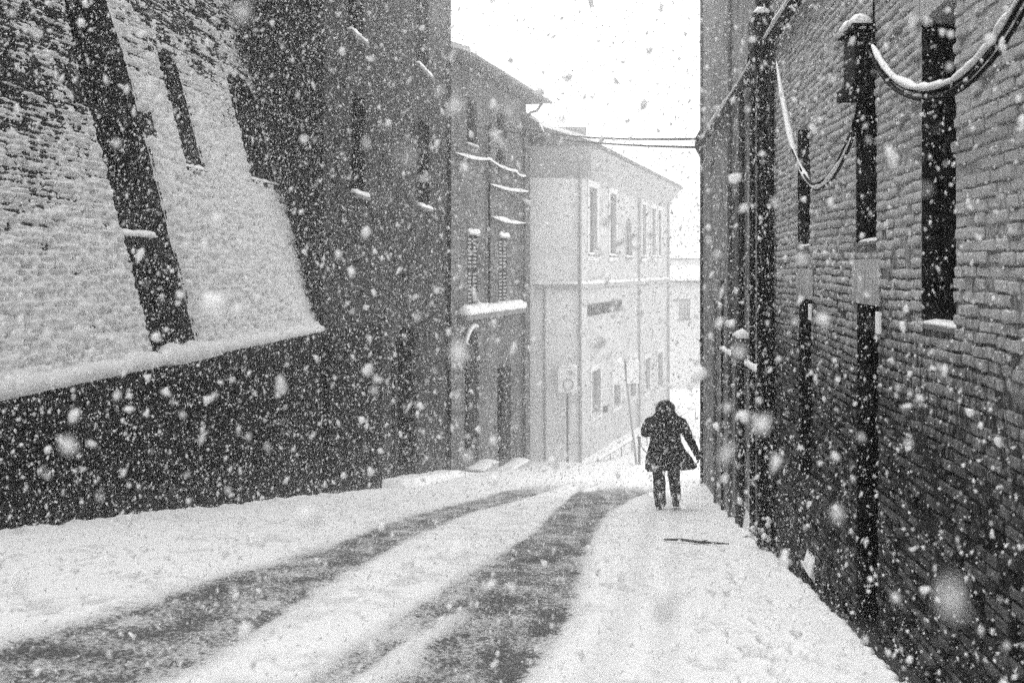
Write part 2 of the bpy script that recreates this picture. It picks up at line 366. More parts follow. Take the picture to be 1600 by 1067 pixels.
FOOT = [(1.17, 8.05, .3), (1.02, 7.51, .2), (1.32, 7.23, .1), (1.12, 6.74, .35), (1.06, 6.45, .2), (1.29, 6.11, .15),
        (1.02, 5.84, .3), (0.86, 5.53, .25), (1.16, 5.61, .1), (0.96, 5.05, .2), (1.36, 9.38, .3), (1.22, 9.0, .3), (1.35, 4.7, .1), (.75, 4.75, .3)]
def build_ground():
    xs = np.concatenate([[-90, -45, -20, -12, -9, -7.5], np.arange(-6.4, 2.35, 0.021), [2.8, 4, 7, 12, 22, 45, 90]])
    ys = [-15, -8, -3, 0, 1.5, 2.6]; y = 3.2
    while y < 46: ys.append(y); y += max(0.013, 0.0052 * y)
    ys += [48, 51, 55, 60, 66, 75, 90, 120, 160, 240]; ys = np.array(ys)
    X, Y = np.meshgrid(xs, ys); Z = ground_z(X, Y)
    near = np.exp(-np.clip(Y, 0, None) / 60)
    Z = Z + (fbm(X * 0.7, Y * 0.5, 3) - .5) * 0.05 + (fbm(X * 5, Y * 5, 4) - .5) * 0.028 + (fbm(X * 22, Y * 22, 2) - .5) * 0.008
    wob = (fbm(X * .6 + 9, Y * 0.22, 2) - .5) * 0.3 + (fbm(X * 5 + 9, Y * 3.5, 3) - .5) * 0.10
    Xw = X + wob
    Lu = [(-3.3, 0), (-3.2, 4.75), (-3.06, 5.39), (-3.03, 6.88), (-2.9, 8.65), (-2.9, 11.3), (-2.85, 13.1), (-2.63, 18.4), (-2.2, 23.2), (-1.2, 30), (.2, 36)]
    Ll = [(-2.25, 0), (-2.25, 5.0), (-2.22, 8.3), (-2.25, 11), (-2.2, 14.2), (-1.8, 18), (-1.3, 23), (-.4, 29), (1.2, 36)]
    Mu = [(-1.68, 0), (-1.62, 4.4), (-1.54, 5.4), (-1.42, 6.3), (-1.27, 7.6), (-1.06, 9.3), (-.95, 11.3), (-.9, 16)]
    Ml = [(-1.42, 0), (-1.4, 4.4), (-1.32, 5.4), (-1.2, 6.3), (-1.06, 7.6), (-.9, 9.3), (-.8, 11.3), (-.8, 16)]
    Rl = [(-1.15, 0), (-1.12, 4.3), (-1.07, 5.5), (-1.0, 7), (-.95, 10.4), (-.9, 14.6), (-.8, 18.8), (0, 22), (2, 26)]
    Rr = [(-.5, 0), (-.49, 4.5), (-.41, 5.2), (-.32, 6.4), (-.31, 10.1), (-.24, 12.6), (-.08, 14.8), (.3, 17.4), (.75, 19.2), (2.5, 21.5), (4, 23)]
    F1 = [(-.1, 4.6), (.07, 6.4), (.27, 9.4), (.67, 15.7)]; F2 = [(.27, 4.7), (.53, 8.2), (.99, 14.6)]
    off = lambda L, d: [(x + d, y) for x, y in L]
    edge = 0.5 + 1.0 * (fbm(X * 6, Y * 2.2, 3) - .5)
    sl = 0.95 * band(Xw, Y, off(Lu, -.06), off(Ll, .06), .14) + 0.85 * band(Xw, Y, off(Mu, -.04), off(Ml, .04), .08) + 1.0 * band(X + wob * .5, Y, off(Rl, -.08), off(Rr, .04), .13)
    sl = np.maximum(sl, 0.45 * band(Xw, Y, Ll, Mu, .3) * sstep(.48, .7, fbm(X * 4, Y * 4 + 5, 4)))
    sl = np.maximum(sl, 0.55 * band(Xw, Y, Ml, Rl, .12) * sstep(.42, .6, fbm(X * 3 + 7, Y * 2, 4)))
    sl = np.maximum(sl, 0.30 * band(X + wob * .3, Y, off(F1, -.10), off(F1, .10), .06))
    sl = np.maximum(sl, 0.26 * band(X + wob * .3, Y, off(F2, -.09), off(F2, .09), .06))
    sl = np.maximum(sl, 0.62 * sstep(.53, .66, fbm(X * 2.6 + 31, Y * 1.8, 4)) * sstep(-5.0, -4.0, X) * sstep(-2.4, -3.0, X) * (fbm(X * 12, Y * 12, 3) > .45))
    sl = np.maximum(sl, 0.50 * sstep(.56, .66, fbm(X * 3.1 + 3, Y * 2.1 + 8, 4)) * (fbm(X * 14, Y * 14 + 2, 3) > .47))
    sl = np.clip(sl, 0, 1) * sstep(27, 19, Y) * sstep(2.2, .4, X + np.clip(Y - 19, 0, 9) * .15) * np.clip(edge * .5 + .65, .4, 1.1)
    Z = Z - 0.028 * np.clip(sl, 0, 1) + (fbm(X * 26, Y * 26, 3) - .5) * 0.035 * np.clip(sl, 0, 1)
    # trodden prints, each with a soft rim
    for fx, fy, a in FOOT:
        c, s = math.cos(a), math.sin(a); dx = X - fx; dy = Y - fy
        u = (dx * c + dy * s) / 0.065; v = (-dx * s + dy * c) / 0.15
        d = np.sqrt(u * u + v * v) + (vnoise(X * 40, Y * 40) - .5) * .5
        Z = Z - 0.085 * sstep(1.15, 0.6, d) + 0.014 * np.exp(-((d - 1.35) / .3) ** 2)
        sl = np.maximum(sl, .72 * sstep(1.0, .5, d) * (vnoise(X * 30 + 3, Y * 30) > .35))
    # wet strip left bare along the foot of the right wall
    lim = np.interp(Y, [3, 4.5, 5.6, 7, 8.6, 10.5, 12.5, 14], [1.50, 1.60, 1.70, 1.75, 1.79, 1.82, 1.86, 2.2]) + (fbm(X * 9, Y * 9, 4) - .5) * 0.13
    bare = sstep(-.015, .03, X - lim) * sstep(2.25, 2.05, X) * sstep(14, 12.5, Y); Z = Z - 0.07 * bare + (fbm(X * 30, Y * 30, 3) - .5) * .05 * bare
    # snow-covered step in front of the tower doorway, drifts against the feet of the left walls
    stp = sstep(-4.9, -5.25, X) * sstep(21.85, 21.97, Y) * sstep(33, 29, Y); Z = Z + 0.19 * stp
    Z = Z + 0.07 * np.exp(-np.clip(X + 5.8, 0, None) / .18) * sstep(22, 20, Y) * (0.4 + fbm(Y * 3, X * 0 + 3, 3))
    Z = Z + 0.25 * sstep(33, 38, Y) * (fbm(X * .8, Y * .8, 4) - .4)
    # drift rounding the far corner of the right-hand house
    Z = Z + 0.22 * np.exp(-((X - 1.95) / .35) ** 2) * sstep(15.5, 18.5, Y) * sstep(26, 20, Y)
    nx, ny = len(xs), len(ys); idx = np.arange(nx * ny).reshape(ny, nx)
    F = np.stack([idx[:-1, :-1], idx[:-1, 1:], idx[1:, 1:], idx[1:, :-1]], -1).reshape(-1, 4)
    o = np_mesh('street_snow', np.stack([X, Y, Z], -1).reshape(-1, 3), F, 'ground', None, True, {'slush': sl, 'bare': bare})
    tag(o, kind='structure'); return o
GROUND = build_ground(); GROUND.name = 'ground'

# ---------------------------------------------------------------- facades
class Facade:
    """a closed wall block standing on the line P0-P1; outward normal = u turned clockwise"""
    def __init__(s, root, P0, P1, z0, z1, depth, mat, openings=(), inset=0.0):
        s.root = root; s.P0 = Vector((P0[0], P0[1], 0)); d = Vector((P1[0] - P0[0], P1[1] - P0[1], 0)); s.L = d.length; s.u = d.normalized()
        s.n = Vector((s.u.y, -s.u.x, 0)); s.z0, s.z1 = z0, z1; s.op = list(openings)
        mb = MB(); cu = sorted({0.0, s.L} | {v for o in s.op for v in (o['s0'], o['s1'])}); cz = sorted({z0, z1} | {v for o in s.op for v in (o['z0'], o['z1'])})
        for a, b in zip(cu, cu[1:]):
            for c, e in zip(cz, cz[1:]):
                if any(o['s0'] - 1e-6 <= a and b <= o['s1'] + 1e-6 and o['z0'] - 1e-6 <= c and e <= o['z1'] + 1e-6 for o in s.op): continue
                mb.add([s.p(a, c), s.p(b, c), s.p(b, e), s.p(a, e)], [(0, 1, 2, 3)])
        for o in s.op:
            dd = o.get('d', 0.3); q = [(o['s0'], o['z0']), (o['s1'], o['z0']), (o['s1'], o['z1']), (o['s0'], o['z1'])]
            fr = [s.p(*k) for k in q]; bk = [s.p(*k, -dd) for k in q]
            mb.add(fr + bk, [(0, 4, 5, 1), (1, 5, 6, 2), (2, 6, 7, 3), (3, 7, 4, 0), (4, 7, 6, 5)])
            if o.get('arch'):
                w = (o['s1'] - o['s0']) / 2; cx = (o['s0'] + o['s1']) / 2; rise = o['arch']; zb = o['z1'] - rise
                for sg in (-1, 1):
                    poly = [(cx + sg * w, o['z1']), (cx + sg * w, zb)] + [(cx + sg * w * math.cos(t), zb + rise * math.sin(t)) for t in [math.pi / 2 * i / 8 for i in range(1, 9)]]
                    pts = [s.p(a, c, -0.002) for a, c in poly]
                    if sg < 0: pts.reverse()
                    mb.prism(pts, -s.n * (dd - 0.01))
        A = [s.p(0, z0), s.p(s.L, z0), s.p(s.L, z0, -depth), s.p(0, z0, -depth)]; B = [s.p(0, z1), s.p(s.L, z1), s.p(s.L, z1, -depth), s.p(0, z1, -depth)]
        mb.add(A + B, [(1, 2, 6, 5), (2, 3, 7, 6), (3, 0, 4, 7), (4, 5, 6, 7)])
        s.wall = mb.build('wall', mat, root)
    def p(s, a, z, off=0.0):
        v = s.P0 + s.u * a + s.n * off; return Vector((v.x, v.y, z))
    def blk(s, mb, a0, a1, z0, z1, o0, o1):
        return mb.hexa([s.p(a0, z0, o0), s.p(a1, z0, o0), s.p(a1, z0, o1), s.p(a0, z0, o1), s.p(a0, z1, o0), s.p(a1, z1, o0), s.p(a1, z1, o1), s.p(a0, z1, o1)])
    def window(s, o, mull=1, bars=2, sill=True, snow=True, fmat='frame', frame=0.05, name='window', surround=None, sdepth=0.08, snowh=0.07, pmat='glass'):
        dd = o.get('d', 0.3); a0, a1, z0, z1 = o['s0'] + .004, o['s1'] - .004, o['z0'] + .004, o['z1'] - .004
        f = MB(); s.blk(f, a0, a0 + frame, z0, z1, -dd + .03, -dd + .09); s.blk(f, a1 - frame, a1, z0, z1, -dd + .03, -dd + .09)
        s.blk(f, a0 + frame, a1 - frame, z0, z0 + frame, -dd + .03, -dd + .09); s.blk(f, a0 + frame, a1 - frame, z1 - frame, z1, -dd + .03, -dd + .09)
        for i in range(mull):
            c = a0 + (a1 - a0) * (i + 1) / (mull + 1); s.blk(f, c - .02, c + .02, z0 + frame, z1 - frame, -dd + .035, -dd + .085)
        for i in range(bars):
            c = z0 + (z1 - z0) * (i + 1) / (bars + 1); s.blk(f, a0 + frame, a1 - frame, c - .018, c + .018, -dd + .04, -dd + .08)
        w = f.build(name, fmat, s.root)
        s.blk(MB(), 0, 0, 0, 0, 0, 0)
        g_ = MB(); s.blk(g_, a0 + .01, a1 - .01, z0 + .01, z1 - .01, -dd + .012, -dd + .028); g_.build('pane', pmat, w)
        if sill:
            b = MB(); s.blk(b, o['s0'] - .06, o['s1'] + .06, o['z0'] - .09, o['z0'] - .003, 0.003, sdepth)
            so = b.build('sill', 'lintel', s.root)
            if snow:
                q = MB(); snow_strip(q, [s.p(o['s0'] - .05, o['z0'] - .003, sdepth * .35), s.p(o['s1'] + .05, o['z0'] - .003, sdepth * .35)], sdepth * .6 + .02, snowh, seed=o['s0'] + o['z0'])
                q.build('snow', 'snow', so, True)
        if surround:
            b = MB(); t = surround
            s.blk(b, o['s0'] - t, o['s0'] - .003, o['z0'], o['z1'], .003, .05); s.blk(b, o['s1'] + .003, o['s1'] + t, o['z0'], o['z1'], .003, .05)
            s.blk(b, o['s0'] - t, o['s1'] + t, o['z1'] + .003, o['z1'] + t * 1.3, .003, .06); s.blk(b, o['s0'] - t, o['s1'] + t, o['z0'] - t * 1.3, o['z0'] - .1, .003, .06)
            b.build('surround', 'pale_trim', s.root)
        return w
    def door(s, o, leaves=2, boards=0):
        dd = o.get('d', 0.4); a0, a1, z0, z1 = o['s0'] + .004, o['s1'] - .004, o['z0'] + .004, o['z1'] - .004
        d = MB(); w = (a1 - a0) / leaves
        for i in range(leaves): s.blk(d, a0 + w * i + .006, a0 + w * (i + 1) - .006, z0, z1, -dd + .01, -dd + .06)
        do = d.build('door', 'void', s.root)
        for i in range(leaves):
            for j in range(3):
                p = MB(); h = (z1 - z0) / 3
                s.blk(p, a0 + w * i + w * .18, a0 + w * (i + 1) - w * .18, z0 + h * j + h * .12, z0 + h * (j + 1) - h * .12, -dd + .062, -dd + .085)
                p.build('panel', 'void', do)
        k = MB(); k.tube([s.p((a0 + a1) / 2 + .06, z0 + 1.05, -dd + .06), s.p((a0 + a1) / 2 + .06, z0 + 1.05, -dd + .13)], .025); k.build('handle', 'iron', do)
        return do
def pipe(root, pts, r, mat='iron', brackets=(), name='downpipe'):
    m = MB(); m.tube(pts, r, 10); o = m.build(name, mat, root, True)
    for b in brackets:
        q = MB(); c = Vector(b); q.tube([c - Vector((0, 0, .025)), c + Vector((0, 0, .025))], r * 1.35, 10); q.build('bracket', mat, o, True)
    return o

# ================================================================= right: brick building
XR = 1.87
def rightY(y): return 10.9 - y                        # facade coordinate of the right wall (runs towards the camera)
RO = [dict(s0=rightY(5.49), s1=rightY(4.93), z0=-.36, z1=1.50, d=.34, y0=4.93, y1=5.49),
      dict(s0=rightY(6.98), s1=rightY(6.42), z0=.17, z1=1.75, d=.34, y0=6.42, y1=6.98),
      dict(s0=rightY(9.20), s1=rightY(8.60), z0=.19, z1=1.42, d=.34, y0=8.60, y1=9.20),
      dict(s0=rightY(6.95), s1=rightY(6.38), z0=-2.72, z1=-.27, d=.34, y0=6.38, y1=6.95),
      dict(s0=rightY(9.12), s1=rightY(8.52), z0=-2.10, z1=-.30, d=.34, y0=8.52, y1=9.12)]
rb = thing('brick_building', 'tall old brick building beside the footprints, dark windows and hanging cables on it', 'building')
fr = Facade(rb, (XR + .011, 10.9), (XR + .011, -14), -5.2, 14.0, 6.0, 'core_right', RO)  # unseen top raised to block sky light in the near street
for i, o in enumerate(RO):
    if i == 3: fr.door(o, 1)
    else: fr.window(o, mull=1, bars=2, sill=False)
    if i < 3:
        b = MB(); fr.blk(b, o['s0'] + .004, o['s1'] - .004, o['z0'] + .004, o['z0'] + .03, -.24, .025); so = b.build('sill', 'lintel', rb)
        q = MB(); snow_strip(q, [fr.p(o['s0'] + .01, o['z0'] + .03, -.08), fr.p(o['s1'] - .01, o['z0'] + .03, -.08)], .095, .03, seed=i); q.build('snow', 'snow', so, True)
for o, h in ((RO[0], .0), (RO[3], .34), (RO[4], .30), (RO[0], .28)):           # flat lintels of long upright bricks
    if h:
        z = o['z1'] + .004; w = o['s1'] - o['s0'] + .16; k = 8
        lt = MB(); fr.blk(lt, o['s0'] - .08, o['s1'] + .08, z, z + h, .001, .006); lo = lt.build('lintel', 'core_right', rb)
        for j in range(k):
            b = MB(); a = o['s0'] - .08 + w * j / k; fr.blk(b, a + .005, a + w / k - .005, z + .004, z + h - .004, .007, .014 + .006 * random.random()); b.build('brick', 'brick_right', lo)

# bricks of the right wall: one shape, jittered variants
def brick_shape(L, H, D, seed):
    r = random.Random(seed); j = lambda a: r.uniform(-a, a); bv = .007
    P = []
    for x in (0,): pass
    ring = lambda d, ins, a: [(ins + j(a), d + j(a * .6), ins + j(a)), (L - ins + j(a), d + j(a * .6), ins + j(a)), (L - ins + j(a), d + j(a * .6), H - ins + j(a)), (ins + j(a), d + j(a * .6), H - ins + j(a))]
    P = ring(-D, 0, 0) + ring(-.010, 0, .004) + ring(0, bv, .006)
    Fq = []
    for k in (0, 4):
        for i in range(4): Fq.append((k + i, k + (i + 1) % 4, k + 4 + (i + 1) % 4, k + 4 + i))
    Fq.append((8, 9, 10, 11)); return np.array(P), np.array(Fq)
BH, BJ = .068, .011
LENS = [.150, .128, .105, .118, .138]
VAR = {(li, s): brick_shape(LENS[li], BH - BJ, .045, li * 10 + s) for li in range(5) for s in range(4)}
def lay_courses(y0, y1, z0, zfun, openings, seed):
    """positions of bricks on a wall running along Y: (y, z, variant)"""
    r = random.Random(seed); out = []; z = z0; row = 0
    while True:
        if z > max(zfun(y0), zfun(y1)): break
        y = y0 - r.uniform(0, .2)
        while y < y1:
            li = r.choice([0, 0, 2, 3, 3, 4]) if row % 2 else r.choice([0, 1, 2, 4, 0]); L = LENS[li]
            a, b = y, y + L
            blocked = None
            for o in openings:
                if o['z0'] - .03 < z + BH * .5 < o['z1'] + .0 and b > o['y0'] - .002 and a < o['y1'] + .002: blocked = o
            if blocked:
                if blocked['y0'] - a > .06: out.append((a, z, li, blocked['y0'] - .004 - a))
                y = blocked['y1'] + .004; continue
            if z < zfun(y): out.append((a, z, li, L))
            y = b + r.uniform(.008, .018)
        z += BH; row += 1
    return out
LO = [dict(y0=o['y0'] - .08, y1=o['y1'] + .08, z0=o['z1'], z1=o['z1'] + h) for o, h in ((RO[3], .36), (RO[4], .32), (RO[0], .30))]
right_bricks = lay_courses(3.0, 10.84, -4.0, lambda y: .36 * y + .9, RO + LO, 3)
cand = sorted([b for b in right_bricks if 4.05 < b[0] < 8 and -.46 * b[0] < b[1] < .30 * b[0]], key=lambda b: b[0])[:300]
single = set(id(b) for b in cand)
var_mesh = {}
for key, (P, Fq) in VAR.items():
    me = bpy.data.meshes.new('brick'); Pw = np.stack([-P[:, 1], P[:, 0], P[:, 2]], 1)     # out of the wall = -X
    me.from_pydata(Pw.tolist(), [], Fq[:, ::-1].tolist()); me.materials.append(M['brick_right']); me.update(); var_mesh[key] = me
SV, SF, base = [], [], 0
rr = random.Random(11)
for b in right_bricks:
    y, z, li, L = b; s = rr.randrange(4); push = rr.gauss(0, .008); tilt = rr.uniform(-.03, .03); dz = rr.uniform(-.005, .005) + .012 * math.sin(y * 1.7 + z * .3)
    if id(b) in single:
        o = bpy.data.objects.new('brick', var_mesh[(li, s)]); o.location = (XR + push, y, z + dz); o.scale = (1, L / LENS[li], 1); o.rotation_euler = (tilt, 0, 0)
        o.parent = rb; COL.objects.link(o)
    else:
        P, Fq = VAR[(li, s)]; V = np.stack([-P[:, 1] * 1 + XR + push, P[:, 0] * (L / LENS[li]) + y, P[:, 2] + z + dz + tilt * P[:, 0]], 1)
        SV.append(V); SF.append(Fq[:, ::-1] + base); base += len(P)
# (faces of a joined brick point the same way as the single ones)
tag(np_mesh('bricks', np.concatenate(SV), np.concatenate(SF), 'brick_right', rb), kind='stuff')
# brick ends lining the far reveal of each opening, recess shade put into their dark colour
SV, SF, base = [], [], 0
for o in RO:
    z = o['z0'] + .02
    while z < o['z1'] - .03:
        for k, (xa, xb) in enumerate(((.014, .150), (.153, .30)) if rr.random() < .5 else ((.014, .30),)):
            h = min(BH - .002, o['z1'] - z); pr = rr.uniform(.002, .008)
            q = [(XR + xa, o['y1'] - pr, z), (XR + xb, o['y1'] - pr, z), (XR + xb, o['y1'] + .002, z), (XR + xa, o['y1'] + .002, z)]
            V = np.array(q + [(a, b_, c + h) for a, b_, c in q]); SV.append(V)
            SF.append(np.array([(0, 1, 5, 4), (1, 2, 6, 5), (3, 0, 4, 7), (4, 5, 6, 7), (0, 3, 2, 1)]) + base); base += 8
        z += BH
tag(np_mesh('reveal_bricks', np.concatenate(SV), np.concatenate(SF), 'brick_scarp', rb), kind='stuff')
# cellar niche with drifted snow
def niche(fc, root, a0, a1, z0, z1):
    q = MB(); q.prism([fc.p(a0, z0, .004), fc.p(a0, z0 + .05, .055), fc.p(a0, z1, .006)], fc.u * (a1 - a0)); q.build('snow', 'snow', root)
niche(fr, rb, rightY(8.70), rightY(8.38), -2.93, -2.70)
# enamel number plates by the lower openings (blank towards this side)
for y, z in ((6.24, -.30), (8.42, -.33)):
    p = MB(); fr.blk(p, rightY(y + .05), rightY(y - .04), z - .15, z, .034, .05); p.build('wall_plate', 'sign', rb)

# ================================================================= right: plastered house beyond the pipes
ph = thing('plastered_house', 'plastered house with many vertical pipes, past the brick building and behind the walker', 'house')
fp = Facade(ph, (XR, 19.1), (XR, 10.905), -6.5, 13.0, 6.0, 'plaster', [dict(s0=1.55, s1=2.45, z0=.55, z1=2.1, d=.12), dict(s0=4.6, s1=5.3, z0=-.9, z1=1.1, d=.2)])  # top out of view, raised to darken the near street
s_ = MB(); fp.blk(s_, 1.56, 2.44, .56, 2.09, -.115, -.07); so = s_.build('shutter', 'trim', ph)
for i in range(12):
    q = MB(); z = .62 + i * .12; fp.blk(q, 1.62, 2.38, z, z + .085, -.068, -.045); q.build('slat', 'trim', so)
fp.window(dict(s0=4.6, s1=5.3, z0=-.9, z1=1.1, d=.2), snow=True, snowh=.12)
for y, r_, z1, mt, off in ((18.9, .05, 8.9, 'iron', .015), (14.15, .035, 6.0, 'pipe_grey', .05), (12.75, .045, 2.4, 'iron', .06), (11.75, .04, 2.9, 'iron', .06), (13.3, .03, 1.2, 'pipe_grey', .05), (16.2, .03, -.5, 'pipe_grey', .05), (15.2, .025, -.2, 'iron', .04)):
    zb = gz(XR, y) - .1
    pipe(ph, [(XR - off, y, z1), (XR - off, y, zb)], r_, mt, [(XR - off, y, z) for z in np.arange(zb + 1.2, z1, 2.1)])
pipe(ph, [(XR - .06, 12.75, 2.38), (XR - .10, 12.6, 2.55), (XR - .06, 12.2, 2.5), (XR - .06, 11.8, 2.92)], .04, 'iron')
g1 = pipe(ph, [(XR - .09, 15.4, -1.36), (XR - .09, 10.95, -1.30)], .028, 'iron', name='gas_pipe')
q = MB(); snow_strip(q, [(XR - .09, 14.9, -1.33), (XR - .09, 13.5, -1.31)], .045, .06, 4); q.build('snow', 'snow', g1, True)
q = MB(); snow_strip(q, [(XR - .09, 12.1, -1.28), (XR - .09, 11.1, -1.27)], .045, .07, 5); q.build('snow', 'snow', g1, True)
vent = MB(); vent.box(XR - .22, XR - .004, 12.2, 12.65, -1.25, -.95); vo = vent.build('meter_box', 'pipe_grey', ph)
q = MB(); snow_strip(q, [(XR - .11, 12.2, -.95), (XR - .11, 12.65, -.95)], .10, .09, 6); q.build('snow', 'snow', vo, True)
niche(fp, ph, 19.1 - 12.75, 19.1 - 11.95, -3.72, -3.38)
# big rainwater pipe between the two houses
dp = thing('rainwater_pipe', 'thick black rainwater pipe running full height where brick meets plaster', 'pipe')
zb = gz(XR, 10.7) - .1
pipe(dp, [(XR - .09, 10.72, 12.9), (XR - .09, 10.72, zb)], .075, 'iron', [(XR - .09, 10.72, z) for z in np.arange(zb + .9, 8, 1.9)], 'pipe')
pipe(dp, [(XR - .05, 10.42, 2.6), (XR - .05, 10.42, zb)], .04, 'iron', [(XR - .05, 10.42, z) for z in np.arange(zb + .9, 2.4, 1.5)], 'pipe')
ho = MB(); ho.loft([[(XR - .09 + a * .1 - .02, 10.72 + b * .12, 2.35 + .0), ] for a, b in ()] or [[(XR - .17, 10.6, 2.3), (XR - .01, 10.6, 2.3), (XR - .01, 10.84, 2.3), (XR - .17, 10.84, 2.3)], [(XR - .24, 10.5, 2.62), (XR - .005, 10.5, 2.62), (XR - .005, 10.92, 2.62), (XR - .24, 10.92, 2.62)], [(XR - .24, 10.5, 3.0), (XR - .005, 10.5, 3.0), (XR - .005, 10.92, 3.0), (XR - .24, 10.92, 3.0)]])
hopper = ho.build('hopper', 'iron', dp)
q = MB(); snow_strip(q, [(XR - .13, 10.5, 3.0), (XR - .13, 10.92, 3.0)], .10, .09, 9); q.build('snow', 'snow', hopper, True)

# ================================================================= cables on the right wall
def cable(name, label, lines, r=.016, snow=None, group=None):
    t = thing(name, label, 'cable', group)
    for i, L in enumerate(lines):
        m = MB(); m.tube(L, r, 7); m.build('wire', 'cable', t, True)
    if snow:
        L, a, b, hr, seed = snow
        m = MB(); n = len(L); i0, i1 = int(a * (n - 1)), int(b * (n - 1)); pts = []; rad = []
        for i in range(i0, i1 + 1):
            e = min(1.0, .35 + min(i - i0, i1 - i) / 4.0); z = float(fbm(np.array(i * .35 + seed), np.array(seed * 2.3), 4))
            rr_ = hr * max(.3, .25 + 1.4 * z) * e; pts.append(Vector(L[i]) + Vector((0, 0, r + rr_ * .62))); rad.append(rr_)
        m.tube(pts, rad, 8); m.build('snow', 'snow', t, True)
    return t
def sag(A, B, drop, n=36, skew=0.0):
    A = Vector(A); B = Vector(B); out = []
    for i in range(n + 1):
        t = i / n; p = A.lerp(B, t); s = 4 * t * (1 - t); p.z -= drop * s * (1 + skew * (t - .5)); out.append(p)
    return out
def spline(pts, x, sub=5):
    P = [Vector((x, y, z)) for y, z in pts]; P = [P[0] * 2 - P[1]] + P + [P[-1] * 2 - P[-2]]; out = []
    for a, b, c, d in zip(P, P[1:], P[2:], P[3:]):
        for i in range(sub):
            t = i / sub; out.append(.5 * ((2 * b) + (c - a) * t + (2 * a - 5 * b + 4 * c - d) * t * t + (3 * b - a - 3 * c + d) * t ** 3))
    return out + [P[-2]]
c1 = spline([(9.52, 2.18), (9.09, 1.62), (8.60, 1.106), (8.08, .808), (7.64, .671), (7.08, .708), (6.60, .872), (6.34, 1.041), (6.17, 1.235)], XR - .15)
cable('hanging_cable', 'snow-lined cable hanging in a deep loop between rainwater pipe and junction box',
      [c1, [p + Vector((-.012, .01, .02 + .03 * math.sin(math.pi * i / 40))) for i, p in enumerate(c1)]], .012, (c1, .02, .80, .027, 2))
c2 = spline([(5.975, 1.472), (5.80, 1.326), (5.535, 1.166), (5.235, 1.047), (4.965, .979), (4.676, .942), (4.378, .944), (4.08, 1.005), (3.884, 1.082), (3.76, 1.14), (3.44, 1.25), (3.17, 1.336)], XR - .15)
cable('hanging_cable', 'thick cable bundle heavy with snow sagging right of the junction box, past the tall window',
      [c2, [p + Vector((-.02, 0, -.02 - .02 * math.sin(math.pi * i / 55))) for i, p in enumerate(c2)], [p + Vector((.01, 0, -.045)) for p in c2]], .011, (c2, .0, .93, .024, 5))
c3 = sag((XR - .10, 18.9, 2.62), (XR - .10, 10.8, 2.66), .05, 30) + sag((XR - .10, 10.6, 2.66), (XR - .10, 3.2, 2.85), .05, 30)
cable('wall_cable', 'snow-covered cable run fixed level along the upper right walls',
      [c3, [p + Vector((0, 0, -.05)) for p in c3], [p + Vector((.03, 0, -.085)) for p in c3]], .022, (c3, .02, .97, .04, 8))
jb = thing('junction_box', 'black junction box capped with snow on the brick wall between two cable loops', 'box')
m = MB(); m.box(XR - .125, XR - .008, 6.50, 6.82, 1.36, 1.74); m.build('case', 'iron', jb)
m = MB(); m.box(XR - .16, XR - .01, 6.44, 6.87, 1.742, 1.765); m.build('lid', 'iron', jb)
m = MB(); m.box(XR - .155, XR - .01, 6.46, 6.92, 1.28, 1.358); m.build('clamp', 'iron', jb)
m = MB(); snow_strip(m, [(XR - .085, 6.44, 1.765), (XR - .085, 6.87, 1.765)], .085, .10, 12); m.build('snow', 'snow', jb, True)
m = MB(); m.tube([(XR - .03, 6.36, 1.5), (XR - .03, 6.36, 4.5)], .008, 6); tag(m.build('conduit', 'cable'), 'thin dark conduit rising straight up the bricks from the junction box', 'conduit')

# ================================================================= left: battered church wall
BAT, XB, ZB = 0.25, -6.0, -1.22                      # lean back per metre of height, foot of the slope
YE = 17.87
def bx(z): return XB - BAT * (z - ZB)
def bp_(y, z, off=0.0):                              # point on the slope, pushed out by off along its normal
    k = 1 / math.sqrt(1 + BAT * BAT); return (bx(z) + off * k, y, z + off * BAT * k)
SL = [dict(y0=11.60, y1=12.93, z0=ZB, z1=4.75, arch=2.2, xb=-7.9), dict(y0=13.92, y1=14.62, z0=1.60, z1=3.46, arch=.25, xb=-7.7), dict(y0=16.5, y1=17.80, z0=1.66, z1=3.75, arch=.45, xb=-7.8)]
sc = thing('battered_wall', 'dark brick church wall leaning back, plastered with snow, tall slit windows in it', 'wall')
Z1 = 10.0
m = MB(); cy = sorted({-14.0, YE} | {v for o in SL for v in (o['y0'], o['y1'])}); cz = sorted({ZB, Z1} | {v for o in SL for v in (o['z0'], o['z1'])})
for a, b in zip(cy, cy[1:]):
    for c, e in zip(cz, cz[1:]):
        if any(o['y0'] - 1e-6 <= a and b <= o['y1'] + 1e-6 and o['z0'] - 1e-6 <= c and e <= o['z1'] + 1e-6 for o in SL): continue
        m.add([bp_(a, c), bp_(b, c), bp_(b, e), bp_(a, e)], [(0, 1, 2, 3)])
for o in SL:
    q = [(o['y0'], o['z0']), (o['y1'], o['z0']), (o['y1'], o['z1']), (o['y0'], o['z1'])]
    m.add([bp_(*k) for k in q] + [(o['xb'], *k) for k in q], [(0, 4, 5, 1), (1, 5, 6, 2), (2, 6, 7, 3), (3, 7, 4, 0), (4, 7, 6, 5)])
    w = (o['y1'] - o['y0']) / 2; cyy = (o['y0'] + o['y1']) / 2; zb = o['z1'] - o['arch']
    for sg in (-1, 1):
        poly = [(cyy + sg * w, o['z1']), (cyy + sg * w, zb)] + [(cyy + sg * w * math.cos(t), zb + o['arch'] * math.sin(t)) for t in [math.pi / 2 * i / 10 for i in range(1, 11)]]
        A = [bp_(y, z, -.003) for y, z in poly]; B = [(o['xb'] + .01, y, z) for y, z in poly]; n = len(poly)
        fs = [tuple(range(n)), tuple(reversed(range(n, 2 * n)))] + [(i, n + i, n + (i + 1) % n, (i + 1) % n) for i in range(n)]
        m.add(A + B, fs)
